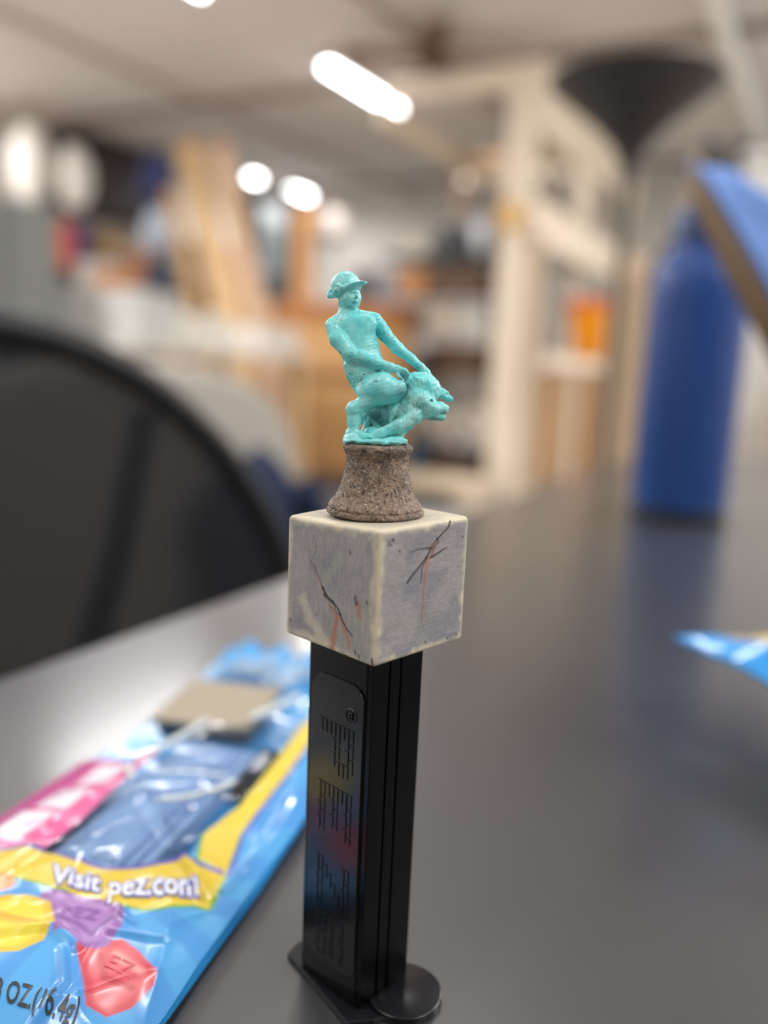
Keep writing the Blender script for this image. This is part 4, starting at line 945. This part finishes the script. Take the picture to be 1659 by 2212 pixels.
# ---- wall storage on the left wall
e = empty('wall_cabinet', (-6.92, 6.6, 2.25), 0, 'dark brown wall cabinet under the ceiling on the left wall', 'cabinet')
m_dk = mat('dark_brown_board', '#2f2926', .6, var=.1)
Bx(-.17, .17, -.75, .75, 0, .72).build('body', m_dk, e, bevel=.01)
for k in range(3): Bx(.1701, .185, -.745+k*.5, -.255+k*.5, .02, .70).build('door', m_dk, e, bevel=.006)
e = empty('wall_shelf', (-6.80, 6.4, 1.62), 0, 'long brown shelf board on the left wall carrying boxes', 'shelf')
Bx(-.29, .25, -1.9, 1.9, 0, .035).build('board', wood('brown_board', '#7d5a3c'), e)
for y in (-1.5, 0, 1.5): Bx(-.29, .15, y-.015, y+.015, -.2, 0).build('bracket', m_pole, e)
for x, y, w, d, h, col, nm, lb, ct in ((-6.75, 5.72, .26, .24, .42, '#d9694f', 'red_orange_box', 'orange-red box with purple edge on the left wall shelf', 'box'),
      (-6.78, 6.02, .10, .22, .46, '#5a4a86', 'purple_binder', 'purple binder right beside the orange-red box', 'binder'),
      (-6.78, 6.38, .30, .30, .40, '#a98a5e', 'tan_box', 'tan carton in the middle of the left wall shelf', 'box'),
      (-6.76, 6.75, .26, .26, .30, '#c98b66', 'peach_box', 'peach-coloured box right of the tan carton on the wall shelf', 'box'),
      (-6.76, 7.2, .26, .40, .34, '#8f8a84', 'grey_case', 'grey case at the far end of the wall shelf', 'case'),
      (-6.76, 7.72, .26, .30, .52, '#7c746c', 'taupe_case', 'upright taupe case at the far end of the wall shelf', 'case')):
    crate(x, y, 1.656, w, d, h, 0, col, nm, lb, ct)
e = empty('base_cabinet', (-6.75, 6.3, 0), 0, 'long pale base cabinet against the left wall', 'cabinet')
Bx(-.32, .30, -2.2, 2.2, .08, 1.0).build('body', mat('putty', '#a59c90', .7), e); Bx(-.32, .33, -2.22, 2.22, 1.0, 1.04).build('worktop', mat('bench_whited9d5cd', '#d9d5cd', .6), e, bevel=.004); Bx(-.30, .24, -2.1, 2.1, 0, .08).build('plinth', m_dk, e)
for k in range(8): Bx(.3001, .318, -2.18+k*.546, -1.66+k*.546, .10, .98).build('door', mat('putty', '#a59c90', .7), e, bevel=.004)
for x, y, w, h, col, lb in ((-6.72, 5.2, .4, .34, '#6d6459', 'dark taupe bin on the base cabinet, nearest of its row'), (-6.7, 5.8, .34, .42, '#8b857f', 'grey bin on the base cabinet below the orange-red box'), (-6.7, 6.5, .4, .30, '#56483c', 'dark brown bin on the base cabinet below the tan carton'), (-6.7, 7.2, .42, .40, '#a79d93', 'pale bin on the base cabinet, farthest of its row')):
    crate(x, y, 1.041, w, w, h, 0, col, 'storage_bin', lb, 'bin')
# white paper lanterns / bags hanging at far left
for x, y, z, r, h, lb in ((-6.4, 5.19, 2.13, .18, .66, 'white paper bag hanging from the ceiling beside the grey column'), (-6.25, 5.52, 2.13, .16, .54, 'white paper bag hanging right of its twin below the dark cabinet')):
    e = empty('paper_bag', (x, y, z), .4, lb, 'bag')
    MB().grid(lambda u, v: (r*math.cos(2*PI*u)*math.sin(PI*(.04+.92*v))**.5*(1+.08*math.sin(6*PI*u)), r*math.sin(2*PI*u)*math.sin(PI*(.04+.92*v))**.5, h*v), 40, 14).build('body', mat('white_paper', '#e3ddd6', .8, var=.05), e, smooth=True)
    MB().tube([(0, 0, h*.985), (0, 0, CEIL-z-.001)], .004, 6).build('cord', m_pole, e)

# ------------------------------------------------------------ leaning planks, cabinet, panel
m_pl = [wood('plank_pale', '#c9a474'), wood('plank_tan', '#a8814f'), wood('plank_pink', '#c09c7c')]
def lean(p0, p1, w, th, m, label, face=(.55, -.83)):
    a = Vector(p0); b_ = Vector(p1); d = b_-a; L = d.length; z_ = d.normalized(); y_ = Vector((face[0], face[1], 0)); y_ = (y_-z_*y_.dot(z_)).normalized(); x_ = y_.cross(z_)
    e = bpy.data.objects.new('leaning_plank', None); COL.objects.link(e); R_ = Matrix((x_, y_, z_)).transposed().to_4x4(); R_.translation = a; e.matrix_world = R_
    tag(e, label, 'plank'); Bx(-w/2, w/2, -th/2, th/2, 0, L).build('board', m, e, bevel=.003)
    Bx(-w/2-.0005, w/2+.0005, -th/2-.0005, th/2+.0005, L-.03, L+.0005).build('end_band', wood('end_grain', '#a97f52'), e)
lean((-3.13, 4.31, .02), (-4.46, 5.00, 2.43), .17, .03, m_pl[0], 'pale leaning plank, left one of the tall group behind the rider')
lean((-2.98, 4.45, .02), (-4.21, 5.04, 2.41), .14, .03, m_pl[2], 'pinkish leaning plank, right one of the tall group')
lean((-3.35, 4.25, .02), (-4.44, 4.78, 2.05), .09, .03, m_pl[1], 'narrow darker plank leaning in front of the tall pale ones')
lean((-3.82, 5.45, .02), (-4.45, 5.5, 1.75), .20, .025, m_pl[2], 'short pinkish plank leaning left of the tall group')
e = empty('wood_crate', (-3.10, 5.09, 0), .06, 'large honey-brown plywood crate right of the leaning planks', 'crate')
m_ply = wood('honey_ply', '#c99a63', .85)
Bx(-.42, .40, -.28, .28, .10, 1.14).build('body', m_ply, e, bevel=.006)
Bx(-.43, .41, -.29, .29, 1.141, 1.27).build('lid', wood('orange_ply', '#a96a34', .8), e, bevel=.006)
Bx(-.43, .41, -.30, -.2801, .76, .82).build('batten', wood('brown_batten', '#8d6138'), e); Bx(-.43, .41, -.30, -.2801, .10, .16).build('batten', wood('brown_batten', '#8d6138'), e)
for x in (-.36, .34): Bx(x-.04, x+.04, -.26, .26, 0, .10).build('skid', wood('brown_batten', '#8d6138'), e)
e = empty('display_board', (-5.25, 7.0, 0), .12, 'dark-framed grey glass panel on a stand below the pair of distant lights', 'panel')
MB().box(-.36, .36, -.02, .02, 1.46, 2.50).build('frame', mat('frame_dark', '#3b3f40', .5), e, bevel=.02)
MB().box(-.02, .26, -.026, -.0201, 1.68, 2.40).build('glass', mat('pale_glass', '#8b959c', .15), e, bevel=.004)
for x in (-.33, .33): MB().tube([(x, 0, 1.5), (x, 0, 0)], .02, 10).build('leg', mat('frame_dark', '#3b3f40', .5), e, smooth=True)
MB().box(-.36, .36, -.25, .25, 0, .03).build('foot', mat('frame_dark', '#3b3f40', .5), e)
e = empty('wood_post', (-4.42, 6.5, 0), 0, 'orange-toned upright wood post right of the grey glass panel', 'post')
Bx(-.09, .09, -.05, .05, 0, 2.25).build('board', wood('orange_pine', '#d39a63'), e, bevel=.004); Bx(-.14, .14, -.1, .1, 0, .04).build('foot', wood('orange_pine', '#d39a63'), e)
e = empty('globe_lamp', (-4.10, 6.45, 0), 0, 'white globe on a thin stand beside the orange-toned post', 'lamp')
MB().lathe([(.001, 1.88), (.07, 1.90), (.12, 1.97), (.135, 2.05), (.12, 2.13), (.07, 2.19), (.001, 2.21)], 28).build('globe', mat('white_globe', '#b5aca4', .4), e, smooth=True)
MB().tube([(0, 0, .02), (0, 0, 1.885)], .012, 10).build('pole', m_pole, e, smooth=True); MB().lathe([(.13, 0), (.13, .02), (.0, .025)], 24).build('base', m_pole, e, smooth=True)

# ------------------------------------------------------------ steel shelving with goods
SX0, SX1, SY0, SY1 = -3.06, -2.05, 5.52, 6.0
e = empty('steel_shelving', ((SX0+SX1)/2, (SY0+SY1)/2, 0), 0, 'silver steel shelving unit left of the pale lumber rack', 'shelf'); hx, hy = (SX1-SX0)/2, (SY1-SY0)/2
m_st = mat('zinc_steel', '#b9babd', .4, .2)
for sx in (-1, 1):
    for sy in (-1, 1): Bx(sx*hx-.018, sx*hx+.018, sy*hy-.018, sy*hy+.018, 0, 1.70).build('post', m_st, e)
LEV = [(.06, m_st), (.38, m_st), (1.12, m_st), (1.35, m_st), (1.66, mat('black_shelf', '#1f1f22', .5))]
for z, m in LEV: Bx(-hx+.001, hx-.001, -hy, hy, z-.03, z).build('shelf', m, e, bevel=.003)
def cyl(x, y, z, r, h, col, name, label, cat, metal=0, rough=.4):
    e = empty(name, (x, y, z), 0, label, cat); m = mat(name+col[1:], col, rough, metal)
    MB().lathe([(r*.93, 0), (r, .01), (r, h*.93), (r*.97, h*.95)], 28).build('body', m, e, smooth=True)
    MB().lathe([(r*1.02, h*.951), (r*1.02, h*.985), (r*.3, h), (r*.25, h*1.06), (.001, h*1.06)], 28).build('lid', m, e, smooth=True)
T = 1.661
cyl(-2.35, 5.70, T, .085, .24, '#c9ccd1', 'steel_pot', 'tall silver canister on the black top shelf', 'pot', .7)
crate(-2.57, 5.70, T, .20, .2, .20, 0, '#3c3d42', 'dark_box', 'dark grey box left of the silver canister', 'box')
cyl(-2.17, 5.72, T, .055, .24, '#47507c', 'blue_canister', 'slate-blue canister right of the silver canister', 'canister')
crate(-2.86, 5.72, T, .26, .2, .14, 0, '#b9b2a5', 'beige_box', 'beige box on the black top shelf, left half', 'box')
cyl(-2.67, 5.92, T, .04, .28, '#8fa79c', 'green_jar', 'grey-green jar behind the beige box', 'jar')
crate(-2.25, 5.90, T, .3, .12, .33, 0, '#a7a7b2', 'grey_carton', 'grey carton standing behind the silver canister', 'box')
e = empty('wicker_basket', (-2.86, 5.72, 1.351), 0, 'honey-coloured round basket under the black top shelf', 'basket')
MB().lathe([(.10, 0), (.14, .06), (.17, .20), (.175, .215), (.165, .215), (.13, .07), (.09, .012), (.001, .012)], 32).build('bowl', wood('wicker', '#d8a06a', .7), e, smooth=True)
crate(-2.47, 5.72, 1.351, .40, .3, .22, 0, '#5d432f', 'brown_crate', 'dark brown crate beside the honey-coloured basket', 'crate')
crate(-2.16, 5.72, 1.351, .12, .2, .24, 0, '#8c7d74', 'taupe_box', 'small taupe box at the right end under the black shelf', 'box')
for k, (x, w, col, lb) in enumerate(((-2.88, .26, '#7d726a', 'taupe bin on the middle shelf, leftmost'), (-2.60, .24, '#c9bda6', 'cream bin on the middle shelf, second from left'), (-2.35, .22, '#d0ccc4', 'white bin on the middle shelf, third from left'), (-2.14, .14, '#85807d', 'grey bin on the middle shelf, rightmost'))):
    crate(x, 5.72, 1.121, w, .3, .18, 0, col, 'shelf_bin', lb, 'bin')
for k in range(3):
    x = -2.78+.26*k; ee = empty('paper_roll', (x, 5.76, .381+.115), 0, ['white paper roll, left one of three on the lower shelf', 'white paper roll, middle one of three on the lower shelf', 'white paper roll, right one of three on the lower shelf'][k], 'roll')
    MB().tube([(0, -.23, 0), (0, .2, 0)], .114, 24).build('roll', mat('roll_white', '#dcd6cf', .7), ee, smooth=True); MB().tube([(0, -.235, 0), (0, -.2295, 0)], .03, 16).build('core', mat('core_brown', '#8a6a4a', .7), ee, smooth=True)
crate(-2.45, 5.74, .613, .62, .34, .22, 0, '#8a857f', 'grey_flat_case', 'flat grey case lying on the white paper rolls', 'case')
crate(-2.48, 5.74, .834, .44, .32, .20, 0, '#5f4534', 'brown_box', 'brown box on top of the flat grey case', 'box')
crate(-2.90, 5.74, .613, .22, .3, .36, 0, '#6f8cab', 'blue_bin', 'dusty blue bin left of the flat grey case', 'bin')
crate(-2.84, 5.74, .061, .26, .3, .25, 0, '#5f8fb5', 'blue_tote', 'light blue tote on the bottom shelf', 'tote')
crate(-2.47, 5.74, .061, .38, .3, .21, 0, '#5a4a40', 'dark_crate', 'dark brown crate on the bottom shelf', 'crate')
crate(-2.15, 5.74, .061, .14, .3, .24, 0, '#15151a', 'black_case', 'black case at the right end of the bottom shelf', 'case')
# low pale bench in front of the shelving and farther pale furniture
e = empty('low_platform', (-2.22, 5.0, 0), 0, 'low pale wooden platform in front of the steel shelving', 'platform')
Bx(-.3, .26, -.25, .2, .10, .16).build('top', wood('pale_ply', '#dcc8ad'), e, bevel=.004)
for x in (-.25, .2): Bx(x-.04, x+.04, -.22, .18, 0, .10).build('runner', wood('pale_ply', '#dcc8ad'), e)
e = empty('far_counter', (-4.6, 8.6, 0), 0, 'pale counter along the far wall seen between post and shelving', 'counter')
Bx(-1.3, 2.0, -.3, .3, .0, 1.35).build('body', mat('pale_grey', '#c3bab2', .7), e); Bx(-1.33, 2.03, -.33, .33, 1.3501, 1.40).build('worktop', mat('bench_whited9d5cd', '#d9d5cd', .6), e)
for x, w, h, col, nm, lb in ((-4.9, .34, .5, '#74767c', 'grey_machine', 'dark grey machine on the far counter, leftmost'), (-4.45, .42, .42, '#8b9aa6', 'blue_grey_bin', 'blue-grey bin on the far counter'), (-4.0, .36, .56, '#88a396', 'green_tub', 'grey-green tub in the middle of the far counter'), (-3.6, .30, .36, '#c9bfb2', 'cream_box', 'cream box on the far counter beside the green tub'), (-3.2, .30, .44, '#a8b0ae', 'pale_bin', 'pale grey-green bin at the right of the far counter')):
    crate(x, 8.55, 1.401, w, .3, h, 0, col, nm, lb, 'box')

# ------------------------------------------------------------ pale lumber rack
e = empty('lumber_rack', (-1.95, 6.75, 0), 0, 'tall pale wooden rack of posts and rails running away from the shelving', 'rack')
m_rk = wood('rack_pine', '#f6e6d0', .93)
for k, y in enumerate((-1.35, 0.0, 1.35)):
    Bx(-.14 if k == 0 else -.05, .05, y-.05, y+.05, 0, 2.80).build('post', m_rk, e, bevel=.003)
    Bx(.55, .65, y-.05, y+.05, 0, 2.80).build('post', m_rk, e, bevel=.003) if k == 2 else None
for z0, z1 in ((2.38, 2.80), (1.70, 1.98), (.9, 1.0)): Bx(.0501, .09, -1.40, 1.42, z0, z1).build('rail', m_rk, e, bevel=.003)
for y in (-.95, -.45, .45, .9): Bx(-.0, .04, y-.045, y+.045, 1.98, 2.38).build('slat', mat('slat_grey', '#a69c90', .7), e)
for y in (-.7, -.2, .2, .68): Bx(-.03, .0, y-.05, y+.05, 1.0, 1.70).build('slat', mat('slat_grey', '#a69c90', .7), e)
for k in range(7): Bx(-.03, .02, -1.2+k*.37, -.87+k*.37, .02, .88).build('board', [wood('board_a', '#b98a58'), wood('board_b', '#a4774c'), wood('board_c', '#c6a27a'), wood('board_d', '#7d5a44')][k % 4], e, bevel=.003)
Bx(-1.05, -.141, -1.39, -1.31, 2.66, 2.80).build('cross_beam', m_rk, e, bevel=.003)
Bx(-1.05, -.051, .0, .08, 2.40, 2.52).build('cross_beam', m_rk, e, bevel=.003)
Bx(-1.10, -1.051, -1.39, 1.39, 2.52, 2.66).build('side_beam', m_rk, e, bevel=.003)
Bx(-1.10, -1.06, .02, .06, 0, 2.52).build('rear_post', wood('board_d', '#7d5a44'), e, bevel=.003)
for k in range(3):
    ee = empty('stored_plank', (-2.52, 6.78+.02*k, 2.535+.032*k), -.12+.05*k, ['tan plank resting on the rack crossbeam, lowest', 'tan plank resting on the rack crossbeam, middle', 'tan plank resting on the rack crossbeam, topmost'][k], 'plank')
    Bx(-.42, .42, -.11, .11, -.008, .022).build('board', m_pl[k % 2], ee, bevel=.002)
lean((-1.79, 5.315, .01), (-1.84, 5.325, 1.72), .13, .02, wood('pale_ply', '#e6d3ba'), 'pale board leaning on the front post of the lumber rack', (0, -1))
# orange bucket hanging on the rack
e = empty('orange_bucket', (-1.42, 5.60, .97), 0, 'orange bucket with red rim hanging on the lumber rack', 'bucket'); e.scale = (1.22, 1.22, .98)
MB().lathe([(.14, 0), (.15, .01), (.195, .36), (.19, .36), (.14, .02), (.001, .02)], 36).build('body', mat('orange_plastic', '#ff9d05', .4, var=.04), e, smooth=True)
MB().lathe([(.196, .325), (.212, .33), (.214, .375), (.19, .38)], 36, cap=False).build('rim', mat('red_plastic', '#e0552c', .4), e, smooth=True)
MB().tube([(0, -.2, .35), (-.10, -.14, .50), (-.20, 0, .60), (-.10, .14, .50), (0, .2, .35)], .006, 8).build('handle', m_pole, e, smooth=True)
MB().box(-.355, -.19, -.01, .01, .60, .62).build('hook', m_pole, e)
e = empty('yellow_tape', (-2.0, 5.245, 1.76), 0, 'yellow tape roll on the front post of the lumber rack', 'tape')
q = MB(); q.lathe([(.04, -.02), (.08, -.02), (.08, .02), (.04, .02)], 28, cap=False).f; q.v = [(x, z*.8, y+.085) for x, y, z in q.v]; q.build('roll', mat('yellow_tape', '#f0b840', .5), e, smooth=True)
Bx(-.008, .008, -.02, .1055, .115, .125).build('peg', m_pole, e)

# ------------------------------------------------------------ behind the bottle, right
e = empty('white_cabinet', (-.075, 2.75, 0), 0, 'white cabinet behind the blue bottle at the right edge', 'cabinet')
m_wc = mat('white_laminate', '#e2dfd9', .5, var=.03)
Bx(-.22, .45, -.25, .25, .06, 1.45).build('body', m_wc, e, bevel=.004); Bx(-.23, .46, -.26, .26, 1.4501, 1.475).build('top', m_wc, e, bevel=.003); Bx(-.20, .43, -.22, .22, 0, .06).build('plinth', m_dk, e)
for x in (-.21, .12): Bx(x, x+.32, -.268, -.2501, .08, 1.43).build('door', m_wc, e, bevel=.003)
crate(.04, 2.36, .40, .26, .2, .52, .1, '#b5793f', 'brown_carton', 'orange-brown carton in front of the white cabinet', 'box')
e = empty('stool', (.04, 2.36, 0), 0, 'low stool under the orange-brown carton', 'stool'); Bx(-.15, .15, -.12, .12, .37, .399).build('seat', m_ply, e, bevel=.004)
for x in (-.12, .12):
    for y in (-.09, .09): Bx(x-.015, x+.015, y-.015, y+.015, 0, .37).build('leg', m_ply, e)
cyl(.01, 2.66, 1.476, .055, .11, '#e8e6e2', 'white_jar', 'white jar on the white cabinet beside the cap', 'jar')
e = empty('leaning_board', (-.68, 3.0, 0), .5, 'pale upright board between the lamp pole and the bottle', 'board'); Bx(-.07, .07, -.015, .015, 0, 1.28).build('board', wood('beige_ply', '#cdb395', .9), e, bevel=.002); Bx(-.1, .1, -.12, .12, 0, .02).build('foot', wood('beige_ply', '#cdb395', .9), e)
# clamp lamp on stand, seen just above the cap
e = empty('clamp_light', (-.42, 3.05, 0), 0, 'small black twin clamp light on a thin stand above the cap', 'lamp')
MB().tube([(0, 0, .02), (0, 0, 1.555)], .007, 8).build('pole', m_pole, e, smooth=True); MB().lathe([(.12, 0), (.12, .015), (.01, .02)], 24).build('base', m_pole, e, smooth=True)
for s_2 in (-1, 1): MB().lathe([(.016, 0), (.026, .01), (.030, .07), (.024, .075), (.001, .07)], 20, c=(s_2*.045, s_2*.02, 1.568)).build('head', mat('near_black', '#15171a', .5), e, smooth=True)
MB().tube([(-.05, -.02, 1.562), (.05, .02, 1.562)], .009, 8).build('crossbar', m_pole, e, smooth=True)
